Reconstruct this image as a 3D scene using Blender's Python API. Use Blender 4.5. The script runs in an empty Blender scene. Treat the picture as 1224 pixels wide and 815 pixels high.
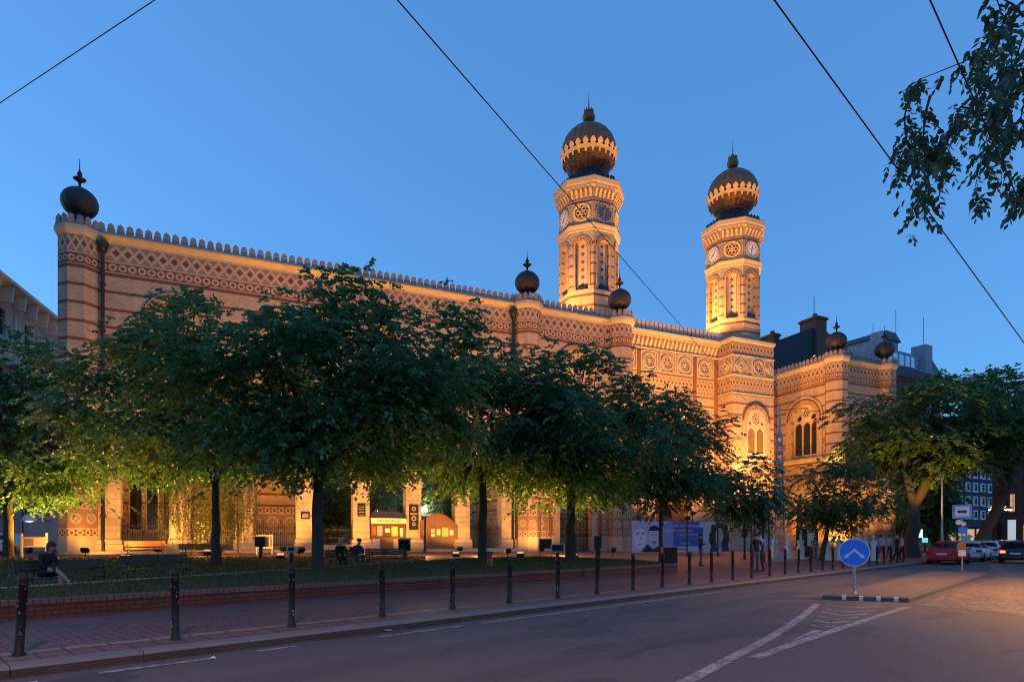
import bpy, bmesh, math, random
import numpy as np
from mathutils import Vector, Matrix
from mathutils.geometry import tessellate_polygon
PI = math.pi
R = math.radians
sc = bpy.context.scene
COL = sc.collection
random.seed(4)

# ------------------------------------------------------------------ camera
F, HX, HY, EYE = 744.0, 612.0, 643.0, 1.65       # focal length and horizon in photo pixels, eye height
cam = bpy.data.cameras.new("camera")
cam_o = bpy.data.objects.new("camera", cam)
COL.objects.link(cam_o)
cam.sensor_width = 36
cam.lens = F / 1224 * 36
cam.shift_y = (643 - 407.5) / 1224
cam.clip_end = 3000
cam_o.location = (0, 0, EYE)
cam_o.rotation_euler = (PI / 2, 0, 0)
sc.camera = cam_o
def at(px, py, d):
    return Vector(((px - HX) / F * d, d, EYE + (HY - py) / F * d))
def gx(px, d):
    return (px - HX) / F * d

# ------------------------------------------------------------------ node helper
class X:
    def __init__(s, nt, k): s.nt, s.k = nt, k
    def __add__(a, b): return mt(a.nt, 'ADD', a, b)
    def __radd__(a, b): return mt(a.nt, 'ADD', b, a)
    def __sub__(a, b): return mt(a.nt, 'SUBTRACT', a, b)
    def __rsub__(a, b): return mt(a.nt, 'SUBTRACT', b, a)
    def __mul__(a, b): return mt(a.nt, 'MULTIPLY', a, b)
    def __rmul__(a, b): return mt(a.nt, 'MULTIPLY', b, a)
    def __truediv__(a, b): return mt(a.nt, 'DIVIDE', a, b)
    def lt(a, b): return mt(a.nt, 'LESS_THAN', a, b)
    def gt(a, b): return mt(a.nt, 'GREATER_THAN', a, b)
    def fr(a): return mt(a.nt, 'FRACT', a)
    def ab(a): return mt(a.nt, 'ABSOLUTE', a)
    def sq(a): return mt(a.nt, 'SQRT', a)
    def cos(a): return mt(a.nt, 'COSINE', a)
    def mn(a, b): return mt(a.nt, 'MINIMUM', a, b)
    def mx(a, b): return mt(a.nt, 'MAXIMUM', a, b)
    def at2(a, b): return mt(a.nt, 'ARCTAN2', a, b)
    def between(a, lo, hi): return a.gt(lo) * a.lt(hi)
def mt(nt, op, *args):
    n = nt.nodes.new('ShaderNodeMath'); n.operation = op
    for i, a in enumerate(args):
        if isinstance(a, X): nt.links.new(a.k, n.inputs[i])
        else: n.inputs[i].default_value = a
    return X(nt, n.outputs[0])
def mixc(nt, f, a, b, mode='MIX'):
    n = nt.nodes.new('ShaderNodeMix'); n.data_type = 'RGBA'; n.blend_type = mode
    for idx, v in ((0, f), (6, a), (7, b)):
        if isinstance(v, X): nt.links.new(v.k, n.inputs[idx])
        elif idx == 0: n.inputs[0].default_value = v
        else: n.inputs[idx].default_value = (*v, 1)
    return X(nt, n.outputs[2])
def newmat(name, rough=.7, metal=0.0, spec=.5):
    m = bpy.data.materials.new(name); m.use_nodes = True
    nt = m.node_tree; b = nt.nodes['Principled BSDF']
    b.inputs['Roughness'].default_value = rough
    b.inputs['Metallic'].default_value = metal
    b.inputs['Specular IOR Level'].default_value = spec
    return m, nt, b
def coords(nt, kind='UV'):
    n = nt.nodes.new('ShaderNodeTexCoord')
    return X(nt, n.outputs[kind])
def sep(nt, v):
    n = nt.nodes.new('ShaderNodeSeparateXYZ'); nt.links.new(v.k, n.inputs[0])
    return X(nt, n.outputs[0]), X(nt, n.outputs[1]), X(nt, n.outputs[2])
def comb(nt, x, y, z=0.0):
    n = nt.nodes.new('ShaderNodeCombineXYZ')
    for i, a in enumerate((x, y, z)):
        if isinstance(a, X): nt.links.new(a.k, n.inputs[i])
        else: n.inputs[i].default_value = a
    return X(nt, n.outputs[0])
def noise(nt, v, scale, detail=3, rough=.5):
    n = nt.nodes.new('ShaderNodeTexNoise'); nt.links.new(v.k, n.inputs['Vector'])
    n.inputs['Scale'].default_value = scale; n.inputs['Detail'].default_value = detail
    n.inputs['Roughness'].default_value = rough
    return X(nt, n.outputs[0])
def bump(nt, b, h, strength=.3, dist=.02):
    n = nt.nodes.new('ShaderNodeBump'); nt.links.new(h.k, n.inputs['Height'])
    n.inputs['Strength'].default_value = strength; n.inputs['Distance'].default_value = dist
    nt.links.new(n.outputs[0], b.inputs['Normal'])
def setc(nt, b, c): nt.links.new(c.k, b.inputs['Base Color'])

def plain(name, col, rough=.6, metal=0., var=.25, scale=3., spec=.5, bmp=0.):
    """a single-colour surface with a little mottling and wear"""
    m, nt, b = newmat(name, rough, metal, spec)
    o = coords(nt, 'Object')
    f = noise(nt, o, scale, 4, .6)
    setc(nt, b, mixc(nt, f, tuple(max(0, c * (1 - var)) for c in col), tuple(min(1, c * (1 + var)) for c in col)))
    if bmp: bump(nt, b, noise(nt, o, scale * 6, 3), bmp, .01)
    return m
def glow(name, col, strength):
    m, nt, b = newmat(name, .4)
    b.inputs['Base Color'].default_value = (*[min(1, c) for c in col], 1)
    b.inputs['Emission Color'].default_value = (*col, 1)
    b.inputs['Emission Strength'].default_value = strength
    return m

BUFF, RED, LITE = (.5, .36, .245), (.185, .07, .043), (.51, .38, .262)
RED2, LITE2 = (.22, .09, .04), (.54, .385, .23)
def masonry(name, friezes=(), stripe=(17.6, 1.15, .19, 9., 18.4), base=BUFF, red=RED, lite=LITE, plinth=None):
    """striped buff and red brick; UV is metres along the wall and height"""
    m, nt, b = newmat(name, .8, 0, .25)
    uv = coords(nt); u, v, _ = sep(nt, uv)
    br = nt.nodes.new('ShaderNodeTexBrick'); nt.links.new(uv.k, br.inputs['Vector'])
    br.inputs['Scale'].default_value = 1; br.inputs['Brick Width'].default_value = .27
    br.inputs['Row Height'].default_value = .085; br.inputs['Mortar Size'].default_value = .012
    br.inputs['Color1'].default_value = (*[c * 1.12 for c in base], 1)
    br.inputs['Color2'].default_value = (*[c * .86 for c in base], 1)
    br.inputs['Mortar'].default_value = (*[c * .72 for c in base], 1)
    col = X(nt, br.outputs[0])
    z0, p, th, lo, hi = stripe
    s = ((v - (z0 - 40 * p)) / p).fr().lt(th / p) * v.between(lo, hi)
    col = mixc(nt, s * .95, col, red)
    for f in friezes:
        kind, a, c, p = f[:4]
        mask = v.between(a, c)
        if kind == 'lattice':
            y = (v - a) / (c - a); x = (u / p).fr()
            tr = ((x - .5).ab() * 2)
            d = (y - (.1 + .8 * tr)).ab().mn((y - (.9 - .8 * tr)).ab())
            band = d.lt(.12)
            cx = ((x + .0) - .5).ab(); cx2 = .5 - cx
            dm = (cx2 * 2.6 + (y - .5).ab() * 2).lt(.42).mx((cx * 2.6 + (y - .5).ab() * 2).lt(.42))
            pc = mixc(nt, band, tuple(.55 * k + .45 * r for k, r in zip(red, base)), lite)
            pc = mixc(nt, dm, pc, red)
        elif kind == 'chain':
            zc = (a + c) / 2
            x = (u / p).fr() - .5; y = (v - zc) / p
            r = (x * x + y * y).sq()
            ring = (r - .33).ab().lt(.11)
            e = y.ab().gt((c - a) / p / 2 - .12)
            pc = mixc(nt, ring.mx(e), tuple(r_ * 1.1 for r_ in red), lite)
        elif kind == 'star':
            zc = (a + c) / 2
            x = (u / p).fr() - .5; y = (v - zc) / p
            d = x.ab() + y.ab(); r = (x * x + y * y).sq()
            q = (d - .38).ab().lt(.09).mx(r.lt(.12))
            pc = mixc(nt, q, tuple(.35 * k + .65 * r for k, r in zip(red, base)), lite)
        elif kind == 'medallion':
            zc = (a + c) / 2
            x = (u / p).fr() - .5; y = (v - zc) / p
            r = (x * x + y * y).sq(); d = x.ab() + y.ab()
            pc = mixc(nt, r.lt(.4), tuple(.6 * k + .4 * q for k, q in zip(red, base)), lite)
            pc = mixc(nt, (d - .2).ab().lt(.055).mx((r - .36).ab().lt(.02)), pc, tuple(.7 * k + .3 * q for k, q in zip(red, base)))
        else:
            pc = mixc(nt, 0., f[4] if len(f) > 4 else red, red)
        col = mixc(nt, mask, col, pc)
    if plinth: col = mixc(nt, v.lt(plinth), col, (.46, .38, .29))
    o = coords(nt, 'Object')
    g = noise(nt, o, .45, 5, .65)
    st = noise(nt, comb(nt, u * 2.2, v * .18), 1., 4, .6)
    col = mixc(nt, 1., col, mixc(nt, g * .5 + st * .5, (.5, .47, .45), (1.36, 1.36, 1.34)), 'MULTIPLY')
    soot = noise(nt, comb(nt, u * .9, v * .35), .8, 5, .7)
    col = mixc(nt, (soot - .58) * 2.2 * soot.gt(.58), col, tuple(c * .35 for c in base))
    setc(nt, b, col)
    bump(nt, b, X(nt, br.outputs[1]) * -.6 + noise(nt, o, 9, 3) * .6 - s * .4, .45, .02)
    return m

# ------------------------------------------------------------------ mesh builder
class MB:
    def __init__(s): s.v, s.f, s.uv, s.m, s.sm = [], [], [], [], []
    def face(s, pts, uv=None, m=0, smooth=False):
        i = len(s.v); s.v += [tuple(p) for p in pts]
        s.f.append(tuple(range(i, i + len(pts)))); s.uv.append(uv); s.m.append(m); s.sm.append(smooth)
    def box(s, x0, x1, y0, y1, z0, z1, m=0, mat=None):
        c = [Vector((x, y, z)) for z in (z0, z1) for y in (y0, y1) for x in (x0, x1)]
        if mat is not None: c = [mat @ p for p in c]
        for q in ((0, 2, 3, 1), (4, 5, 7, 6), (0, 1, 5, 4), (2, 6, 7, 3), (0, 4, 6, 2), (1, 3, 7, 5)):
            s.face([c[k] for k in q], None, m)
    def bevbox(s, x0, x1, y0, y1, z0, z1, bv=.02, m=0, mat=None):
        """box with chamfered vertical edges and top"""
        def ring(e, z): return [Vector(p + (z,)) for p in ((x0 + e, y0 + e + bv), (x0 + e + bv, y0 + e), (x1 - e - bv, y0 + e), (x1 - e, y0 + e + bv), (x1 - e, y1 - e - bv), (x1 - e - bv, y1 - e), (x0 + e + bv, y1 - e), (x0 + e, y1 - e - bv))]
        rs = [ring(0, z0), ring(0, z1 - bv), ring(bv * .8, z1)]
        if mat is not None: rs = [[mat @ p for p in r] for r in rs]
        for a, c in zip(rs, rs[1:]):
            for k in range(8): s.face([a[k], a[(k + 1) % 8], c[(k + 1) % 8], c[k]], None, m)
        s.face(rs[-1], None, m); s.face(rs[0][::-1], None, m)
    def grid(s, P, closed=False, uvf=None, m=0, smooth=True):
        i0 = len(s.v); n = len(P[0])
        for row in P: s.v += [tuple(p) for p in row]
        cols = n if closed else n - 1
        for i in range(len(P) - 1):
            for j in range(cols):
                j2 = (j + 1) % n
                s.f.append((i0 + i * n + j, i0 + i * n + j2, i0 + (i + 1) * n + j2, i0 + (i + 1) * n + j))
                s.uv.append([uvf(i, j), uvf(i, j + 1), uvf(i + 1, j + 1), uvf(i + 1, j)] if uvf else None)
                s.m.append(m); s.sm.append(smooth)
    def lathe(s, prof, n=24, c=(0, 0, 0), m=0, ribs=0, ribd=0., cap=True, smooth=True, mat=None):
        P = []
        for r, z in prof:
            row = []
            for j in range(n):
                a = 2 * PI * j / n
                rr = r * (1 - ribd * (1 - abs(math.sin(ribs * a / 2)))) if ribs else r
                p = Vector((c[0] + rr * math.cos(a), c[1] + rr * math.sin(a), c[2] + z))
                row.append(mat @ p if mat is not None else p)
            P.append(row)
        s.grid(P, True, lambda i, j: (j / n * 2 * PI * max(prof[i][0], .1), prof[i][1] + c[2]), m, smooth)
        if cap:
            if prof[-1][0] > 1e-3: s.face(P[-1], None, m)
            if prof[0][0] > 1e-3: s.face(P[0][::-1], None, m)
    def tube(s, pts, rad, n=8, m=0, smooth=True, cap=True):
        pts = [Vector(p) for p in pts]
        rad = rad if isinstance(rad, (list, tuple)) else [rad] * len(pts)
        P = []; ref = None
        for i, p in enumerate(pts):
            d = (pts[min(i + 1, len(pts) - 1)] - pts[max(i - 1, 0)])
            d = d.normalized() if d.length > 1e-9 else Vector((0, 0, 1))
            if ref is None: ref = d.orthogonal().normalized()
            ref = (ref - d * ref.dot(d))
            ref = ref.normalized() if ref.length > 1e-6 else d.orthogonal().normalized()
            b = d.cross(ref)
            P.append([p + (ref * math.cos(2 * PI * j / n) + b * math.sin(2 * PI * j / n)) * rad[i] for j in range(n)])
        ln = [0]
        for a, c in zip(pts, pts[1:]): ln.append(ln[-1] + (c - a).length)
        s.grid(P, True, lambda i, j: (j / n * 6.28 * max(rad), ln[i]), m, smooth)
        if cap: s.face(P[0][::-1], None, m); s.face(P[-1], None, m)
    def plate(s, outer, holes, O, ex, ey, depth, m=0, ms=None, u0=0., uv=True):
        """flat outline with holes; the outer face lies on O, its thickness goes behind it"""
        O, ex, ey = Vector(O), Vector(ex), Vector(ey); ez = ex.cross(ey)
        ms = m if ms is None else ms
        loops = [outer] + list(holes)
        flat = [p for l in loops for p in l]
        tris = tessellate_polygon([[Vector((p[0], p[1], 0)) for p in l] for l in loops])
        f3 = [O + ex * p[0] + ey * p[1] for p in flat]; b3 = [p - ez * depth for p in f3]
        for t in tris:
            a, b, c = t
            cr = (flat[b][0] - flat[a][0]) * (flat[c][1] - flat[a][1]) - (flat[b][1] - flat[a][1]) * (flat[c][0] - flat[a][0])
            if cr < 0: a, c = c, a
            q = [(flat[k][0] + u0, O.z + flat[k][1] * ey.z) for k in (a, b, c)] if uv else None
            s.face([f3[a], f3[b], f3[c]], q, m)
            if depth: s.face([b3[c], b3[b], b3[a]], None, ms)
        if depth:
            i0 = 0
            for l in loops:
                n = len(l)
                for k in range(n):
                    k2 = (k + 1) % n
                    s.face([f3[i0 + k], b3[i0 + k], b3[i0 + k2], f3[i0 + k2]], None, ms)
                i0 += n
    def sweep(s, path, prof, closed=False, m=0, cap=True, smooth=False):
        """profile of (outwards, z) along a plan path; outwards is to the right of the path"""
        n = len(path); P = [Vector((p[0], p[1], 0)) for p in path]
        def nr(a, b): d = (b - a).normalized(); return Vector((d.y, -d.x, 0))
        off = []
        for i in range(n):
            ns = []
            if closed or i > 0: ns.append(nr(P[i - 1], P[i]))
            if closed or i < n - 1: ns.append(nr(P[i], P[(i + 1) % n]))
            if len(ns) == 2:
                b = (ns[0] + ns[1]); b = b / max(b.length_squared, 1e-6) * 2
                off.append(b)
            else: off.append(ns[0])
        ln = [0]
        for i in range(n): ln.append(ln[-1] + (P[(i + 1) % n] - P[i]).length)
        rows = [[P[i] + off[i] * o + Vector((0, 0, z)) for o, z in prof] for i in range(n)]
        for i in range(n if closed else n - 1):
            i2 = (i + 1) % n
            for k in range(len(prof) - 1):
                s.face([rows[i][k], rows[i2][k], rows[i2][k + 1], rows[i][k + 1]],
                       [(ln[i], prof[k][1]), (ln[i + 1], prof[k][1]), (ln[i + 1], prof[k + 1][1]), (ln[i], prof[k + 1][1])], m)
        if closed and cap:
            s.face([r[-1] for r in rows], None, m); s.face([r[0] for r in rows][::-1], None, m)
        elif not closed and cap:
            s.face(rows[0], None, m); s.face(rows[-1][::-1], None, m)
    def build(s, name, mats, parent=None, loc=None):
        me = bpy.data.meshes.new(name)
        me.from_pydata(s.v, [], s.f)
        mats = mats if isinstance(mats, (list, tuple)) else [mats]
        for k in mats: me.materials.append(k)
        uvl = me.uv_layers.new(name='UVMap')
        buf = np.zeros((len(me.loops), 2), np.float32); li = 0
        V = s.v
        for f, uv in zip(s.f, s.uv):
            n = len(f)
            if uv is None:
                a = Vector((0, 0, 0))
                for k in range(n):
                    p, q = V[f[k]], V[f[(k + 1) % n]]
                    a.x += (p[1] - q[1]) * (p[2] + q[2]); a.y += (p[2] - q[2]) * (p[0] + q[0]); a.z += (p[0] - q[0]) * (p[1] + q[1])
                if a.length > 0: a.normalize()
                if abs(a.z) > .92:
                    for k in range(n): buf[li + k] = V[f[k]][:2]
                else:
                    h = math.hypot(a.x, a.y); tx, ty = -a.y / h, a.x / h
                    for k in range(n): p = V[f[k]]; buf[li + k] = (p[0] * tx + p[1] * ty, p[2])
            else:
                for k in range(n): buf[li + k] = uv[k]
            li += n
        uvl.data.foreach_set('uv', buf.ravel())
        me.polygons.foreach_set('material_index', np.array(s.m, np.int32))
        me.polygons.foreach_set('use_smooth', np.array(s.sm, bool))
        me.update()
        o = bpy.data.objects.new(name, me); COL.objects.link(o)
        if parent is not None: o.parent = parent
        if loc is not None: o.location = loc
        return o
def quads_obj(name, V, mat, parent=None, tri=False, uv=None):
    """V: (n,4,3) float array of loose quads"""
    n, k = V.shape[0], V.shape[1]
    me = bpy.data.meshes.new(name)
    me.vertices.add(n * k); me.vertices.foreach_set('co', V.astype(np.float32).ravel())
    me.loops.add(n * k); me.loops.foreach_set('vertex_index', np.arange(n * k, dtype=np.int32))
    me.polygons.add(n); me.polygons.foreach_set('loop_start', np.arange(0, n * k, k, dtype=np.int32))
    me.polygons.foreach_set('loop_total', np.full(n, k, np.int32))
    me.materials.append(mat); me.update(calc_edges=True); me.validate()
    o = bpy.data.objects.new(name, me); COL.objects.link(o)
    if parent is not None: o.parent = parent
    return o
def tag(o, label=None, cat=None, group=None, kind=None):
    if label: o['label'] = label
    if cat: o['category'] = cat
    if group: o['group'] = group
    if kind: o['kind'] = kind
    return o
def thing(name, label, cat, loc=(0, 0, 0), rz=0., group=None):
    o = bpy.data.objects.new(name, None); COL.objects.link(o)
    o.empty_display_size = .2; o.location = loc; o.rotation_euler = (0, 0, rz)
    return tag(o, label, cat, group)
def dup(root, loc, rz, label, group=None):
    r = root.copy(); COL.objects.link(r); r.location = loc; r.rotation_euler = (root.rotation_euler[0], root.rotation_euler[1], rz)
    r['label'] = label
    if group: r['group'] = group
    for ch in root.children:
        c = ch.copy(); COL.objects.link(c); c.parent = r
        for g in ch.children:
            d = g.copy(); COL.objects.link(d); d.parent = c
    return r
def arch(cx, z0, spring, r, n=14):
    return [(cx - r, z0)] + [(cx - r * math.cos(PI * k / n), spring + r * math.sin(PI * k / n)) for k in range(n + 1)][0:] + [(cx + r, z0)]
def archo(cx, z0, spring, r, n=14):           # the same outline, counter-clockwise
    return arch(cx, z0, spring, r, n)[::-1]
def circle(cx, cz, r, n=18): return [(cx + r * math.cos(2 * PI * k / n), cz + r * math.sin(2 * PI * k / n)) for k in range(n)]
def rect(x0, x1, z0, z1): return [(x0, z0), (x1, z0), (x1, z1), (x0, z1)]
def ring(mb, cx, cz, r0, r1, O, ex, ey, proud, a0=0., a1=PI, n=20, m=0, back=.1):
    """half-round or full moulding standing proud of a wall, UV along the arc"""
    O, ex, ey = Vector(O), Vector(ex), Vector(ey); ez = ex.cross(ey)
    P = []
    for k in range(n + 1):
        a = a0 + (a1 - a0) * k / n; d = ex * math.cos(a) + ey * math.sin(a); c = O + ex * cx + ey * cz
        P.append([c + d * r1 - ez * back, c + d * r1 + ez * proud, c + d * r0 + ez * proud, c + d * r0 - ez * back])
    rm = (r0 + r1) / 2
    mb.grid(P, False, lambda i, j: ((a0 + (a1 - a0) * i / n) * rm, (j == 1) * (r1 - r0) + 100), m, False)
def jamb(mb, x0, x1, z0, z1, O, ex, ey, proud, back=.1, m=0):
    O, ex, ey = Vector(O), Vector(ex), Vector(ey); ez = ex.cross(ey)
    mb.plate(rect(x0, x1, z0, z1), [], O + ez * proud, ex, ey, proud + back, m)
# ------------------------------------------------------------------ materials
M = {}
M['flank'] = masonry('flank_brick', [('lattice', 19.75, 20.8, 1.35), ('chain', 18.95, 19.7, .55), ('solid', 18.72, 18.95, 1),
                                    ('medallion', 2.3, 3.5, 1.25), ('chain', 1.75, 2.25, .5), ('chain', 3.55, 4.05, .5), ('solid', 4.1, 4.25, 1)], plinth=1.75,
                     stripe=(17.6, 1.15, .2, 4.3, 18.4))
M['turret'] = masonry('turret_brick', [('lattice', 19.75, 20.8, .895), ('chain', 18.95, 19.7, .4475), ('solid', 18.72, 18.95, 1),
                                      ('medallion', 2.3, 3.5, .895), ('chain', 1.75, 2.25, .4475), ('chain', 3.55, 4.05, .4475)], plinth=1.75,
                      stripe=(17.6, 1.15, .2, 4.3, 18.4))
M['wing'] = masonry('wing_brick', [('lattice', 19.75, 20.8, 1.15), ('chain', 18.95, 19.7, .5), ('solid', 18.72, 18.95, 1),
                                  ('lattice', 11.2, 12.3, 1.1), ('chain', 10.75, 11.15, .45), ('solid', 12.35, 12.5, 1),
                                  ('medallion', 2.3, 3.5, 1.25), ('chain', 1.75, 2.25, .5), ('chain', 3.55, 4.05, .5)], plinth=1.75,
                    stripe=(17.6, 1.25, .22, 4.3, 18.4), red=RED2, lite=LITE2)
M['front'] = masonry('front_brick', [('lattice', 21.0, 21.95, .95), ('solid', 20.72, 20.86, 1), ('solid', 18.52, 18.64, 1), ('lattice', 17.35, 18.3, .95),
                                    ('chain', 16.85, 17.28, .4), ('solid', 16.6, 16.74, 1), ('lattice', 10.4, 11.4, 1.1), ('chain', 2.2, 3.4, 1.)],
                     stripe=(15.6, 1.22, .22, 1.7, 16.4), plinth=1.75, red=RED2, lite=LITE2)
M['main'] = masonry('main_front_brick', [('solid', 20.62, 20.76, 1), ('solid', 18.32, 18.46, 1), ('lattice', 17.15, 18.1, .95),
                                        ('chain', 16.65, 17.08, .4), ('solid', 16.4, 16.54, 1), ('lattice', 10.4, 11.4, 1.1), ('chain', 2.2, 3.4, 1.)],
                    stripe=(15.4, 1.22, .22, 1.7, 16.2), plinth=1.75, red=RED2, lite=LITE2)
M['tower'] = masonry('tower_brick', [('solid', 33.12, 33.28, 1), ('chain', 30.55, 30.95, .35), ('chain', 33.3, 33.55, .22)], stripe=(29.2, .98, .2, 22.0, 29.6),
                     base=(.5, .38, .25), red=(.2, .08, .045), lite=LITE2)
M['strip'] = masonry('patterned_strip', [('chain', -50, 99, .4)], stripe=(0, 1, .1, 900, 901), red=RED2, lite=LITE2)
M['voussoir'] = masonry('arch_moulding', [('solid', 100.0, 100.04, 1), ('solid', 100.38, 100.6, 1), ('chain', 100.06, 100.36, .3)], stripe=(0, 1, .1, 900, 901))
M['stone'] = plain('pale_stone', (.5, .39, .27), .8, 0, .2, 1.2, .3, .4)
def ashlar(name, col, w=.9, h=.42):
    m, nt, b = newmat(name, .8, 0, .3)
    uv = coords(nt); o = coords(nt, 'Object')
    br = nt.nodes.new('ShaderNodeTexBrick'); nt.links.new(uv.k, br.inputs['Vector'])
    br.inputs['Scale'].default_value = 1; br.inputs['Brick Width'].default_value = w; br.inputs['Row Height'].default_value = h
    br.inputs['Mortar Size'].default_value = .012
    br.inputs['Color1'].default_value = (*[c * 1.08 for c in col], 1); br.inputs['Color2'].default_value = (*[c * .9 for c in col], 1)
    br.inputs['Mortar'].default_value = (*[c * .5 for c in col], 1)
    g = noise(nt, o, .8, 5, .65)
    setc(nt, b, mixc(nt, 1., X(nt, br.outputs[0]), mixc(nt, g, (.6, .58, .55), (1.25, 1.25, 1.25)), 'MULTIPLY'))
    bump(nt, b, X(nt, br.outputs[1]) * -1 + noise(nt, o, 14, 3) * .4, .5, .02)
    return m
M['ashlar'] = ashlar('pillar_limestone', (.5, .39, .27))
M['copper'] = plain('weathered_dark_copper', (.21, .105, .052), .5, .25, .35, 1.6, .4)
M['darkdome'] = plain('dark_lead_dome', (.028, .026, .032), .55, .05, .3, 2.5, .35)
M['gold'] = plain('gilded_metal', (.8, .52, .17), .5, .0, .3, 3)
M['wood'] = plain('dark_varnished_wood', (.13, .06, .03), .5, 0, .35, 3)
M['iron'] = plain('black_iron', (.018, .017, .017), .45, .3, .3, 4)
M['glass'], _nt, _b = newmat('dark_window_glass', .08, 0, .6); _b.inputs['Base Color'].default_value = (.025, .022, .02, 1)
bump(_nt, _b, noise(_nt, coords(_nt, 'Object'), 1.3, 2), .08, .05)
M['amberglass'] = plain('amber_leaded_glass', (.20, .12, .05), .25, 0, .5, 2.5)
M['sheet_roof'] = plain('dark_sheet_roof', (.045, .045, .055), .5, .3, .3, 1)
M['dial_pale'] = plain('pale_clock_dial', (.75, .72, .6), .5, 0, .08)
M['dial_dark'] = plain('dark_clock_dial', (.06, .055, .08), .4, 0, .15)
# star-pierced niche panels
def pierced():
    m, nt, b = newmat('pierced_stone', .8)
    u, v, _ = sep(nt, coords(nt))
    y = (v / .72).fr() - .5; x = u / .72
    r = (x * x + y * y).sq(); a = y.at2(x)
    star = r.lt(.2 + .11 * (a * 6.).cos())
    c = mixc(nt, star, (.5, .38, .26), (.03, .02, .015))
    c = mixc(nt, u.ab().between(.40, .46), c, (.2, .11, .07))
    setc(nt, b, c); return m
M['pierced'] = pierced()

# ------------------------------------------------------------------ the synagogue
ROT = math.atan2(.408, .913)
SYN = thing('synagogue', 'long striped brick synagogue with two domed clock towers and onion topped corner turrets', 'synagogue', (9.83, 56.7, 0), ROT)
UU = Vector((math.cos(ROT), math.sin(ROT), 0)); NN = Vector((-math.sin(ROT), math.cos(ROT), 0))
def W(t, s, z=0.): return Vector((9.83, 56.7, 0)) + UU * t + NN * s + Vector((0, 0, z))
EX, EZ = Vector((1, 0, 0)), Vector((0, 0, 1))
def fr(n, O):                      # frame of a vertical face with outward plan normal n through O
    return Vector(O), Vector((-n[1], n[0], 0)), EZ
KEEL = [(-.5, 0), (.5, 0), (.5, .42), (.3, .5), (.44, .64), (.34, .8), (.1, .88), (0, 1), (-.1, .88), (-.34, .8), (-.44, .64), (-.3, .5), (-.5, .42)]
ROUND = [(-.5, 0), (.5, 0), (.5, .7), (.4, .88), (.2, .98), (0, 1), (-.2, .98), (-.4, .88), (-.5, .7)]
def merlons(mb, a, b, z, w, h, gap, shape=KEEL, th=.16, m=0):
    a, b = Vector((*a, 0)), Vector((*b, 0)); L = (b - a).length; d = (b - a).normalized()
    n = max(1, round(L / (w + gap))); p = L / n
    for k in range(n):
        c = a + d * (p * (k + .5))
        mb.plate([(x * w, y * h) for x, y in shape], [], c + Vector((0, 0, z)), d, EZ, th, m)
def octa(c, ap, rot=0.): return [(c[0] + ap / math.cos(PI / 8) * math.cos(PI / 8 + k * PI / 4 + rot), c[1] + ap / math.cos(PI / 8) * math.sin(PI / 8 + k * PI / 4 + rot)) for k in range(8)]
CORN = [(0, 20.8), (.06, 20.8), (.06, 20.92), (.12, 20.98), (.2, 21.08), (.34, 21.2), (.36, 21.2), (.36, 21.32), (.3, 21.36), (-.3, 21.36)]
def parapet(name, a, b, z=21.36, parent=SYN):
    mb = MB(); mb.sweep([a, b], CORN, m=0)
    d = (Vector(b) - Vector(a)).normalized(); o = Vector((d.y, -d.x)) * .2
    mb.sweep([a, b], [(.3, z), (.3, z + .12), (-.1, z + .12)], m=1)
    merlons(mb, (a[0] + o.x, a[1] + o.y), (b[0] + o.x, b[1] + o.y), z + .12, .43, .66, .1, m=1)
    return mb.build(name, [M['stone'], M['crest']], parent)
M['crest'] = plain('grey_stone_cresting', (.26, .22, .21), .75, 0, .25, 2, .4, .3)
M['crest_pale'] = plain('pale_stone_cresting', (.42, .37, .32), .75, 0, .2, 2, .4, .3)
M['pipe'] = plain('dark_downpipe_metal', (.03, .028, .03), .5, .4)
# --- turrets
def onion(r, h):
    P = [(.34, 0), (.42, .02), (.40, .06)]
    for k in range(15):
        a = -PI / 2 * .72 + (PI * .5 + PI / 2 * .72) * k / 14
        P.append((max(.05, math.cos(a)), .5 + .44 * math.sin(a) + (.04 * (k / 14) ** 6)))
    P[-1] = (.07, .985); P[-2] = (.2, .955)
    return [(a * r, b * h) for a, b in P]
def finial(mb, c, z, k=1.):
    mb.lathe([(.10 * k, 0), (.07 * k, .12 * k), (.09 * k, .3 * k), (.2 * k, .42 * k), (.36 * k, .5 * k), (.38 * k, .56 * k), (.2 * k, .62 * k), (.12 * k, .72 * k), (.16 * k, .86 * k), (.1 * k, 1.0 * k), (.035 * k, 1.15 * k), (.012, 1.85 * k)], 12, (c[0], c[1], z))
def turret(c, ztop=21.36, dark=True):
    mb = MB(); mb.sweep(octa(c, 1.08), [(0, .2), (0, 20.8)], closed=True)
    t = mb.build('turret', M['turret'], SYN)
    mb = MB(); mb.sweep(octa(c, 1.08), [(0, 20.8), (.08, 20.85), (.16, 21.0), (.2, 21.15), (.2, ztop), (-.2, ztop)], closed=True)
    mb.build('cornice', M['stone'], t)
    mb = MB(); o = octa(c, 1.2); mb.sweep(octa(c, 1.1), [(.12, ztop), (.12, ztop + .14), (-.2, ztop + .14)], closed=True)
    for k in range(8):
        merlons(mb, o[k], o[(k + 1) % 8], ztop + .12, .4, .6, .1, th=.12)
    mb.build('cresting', M['crest'], t)
    mb = MB(); mb.lathe([(.85, 0), (.7, .35), (.5, .6), (.42, .8)], 24, (c[0], c[1], ztop + .1))
    mb.lathe(onion(1.06, 2.15), 48, (c[0], c[1], ztop + .82), ribs=16, ribd=.05)
    d = mb.build('dome', M['darkdome'], t)
    mb = MB(); finial(mb, c, ztop + .82 + 2.08); mb.build('finial', M['iron'], d)
    return t
TUR = [(-41.2, .35), (-9.4, -.1), (-.1, -.1), (28.3, .1), (36.2, .1)]
for c in TUR: turret(c)

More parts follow.
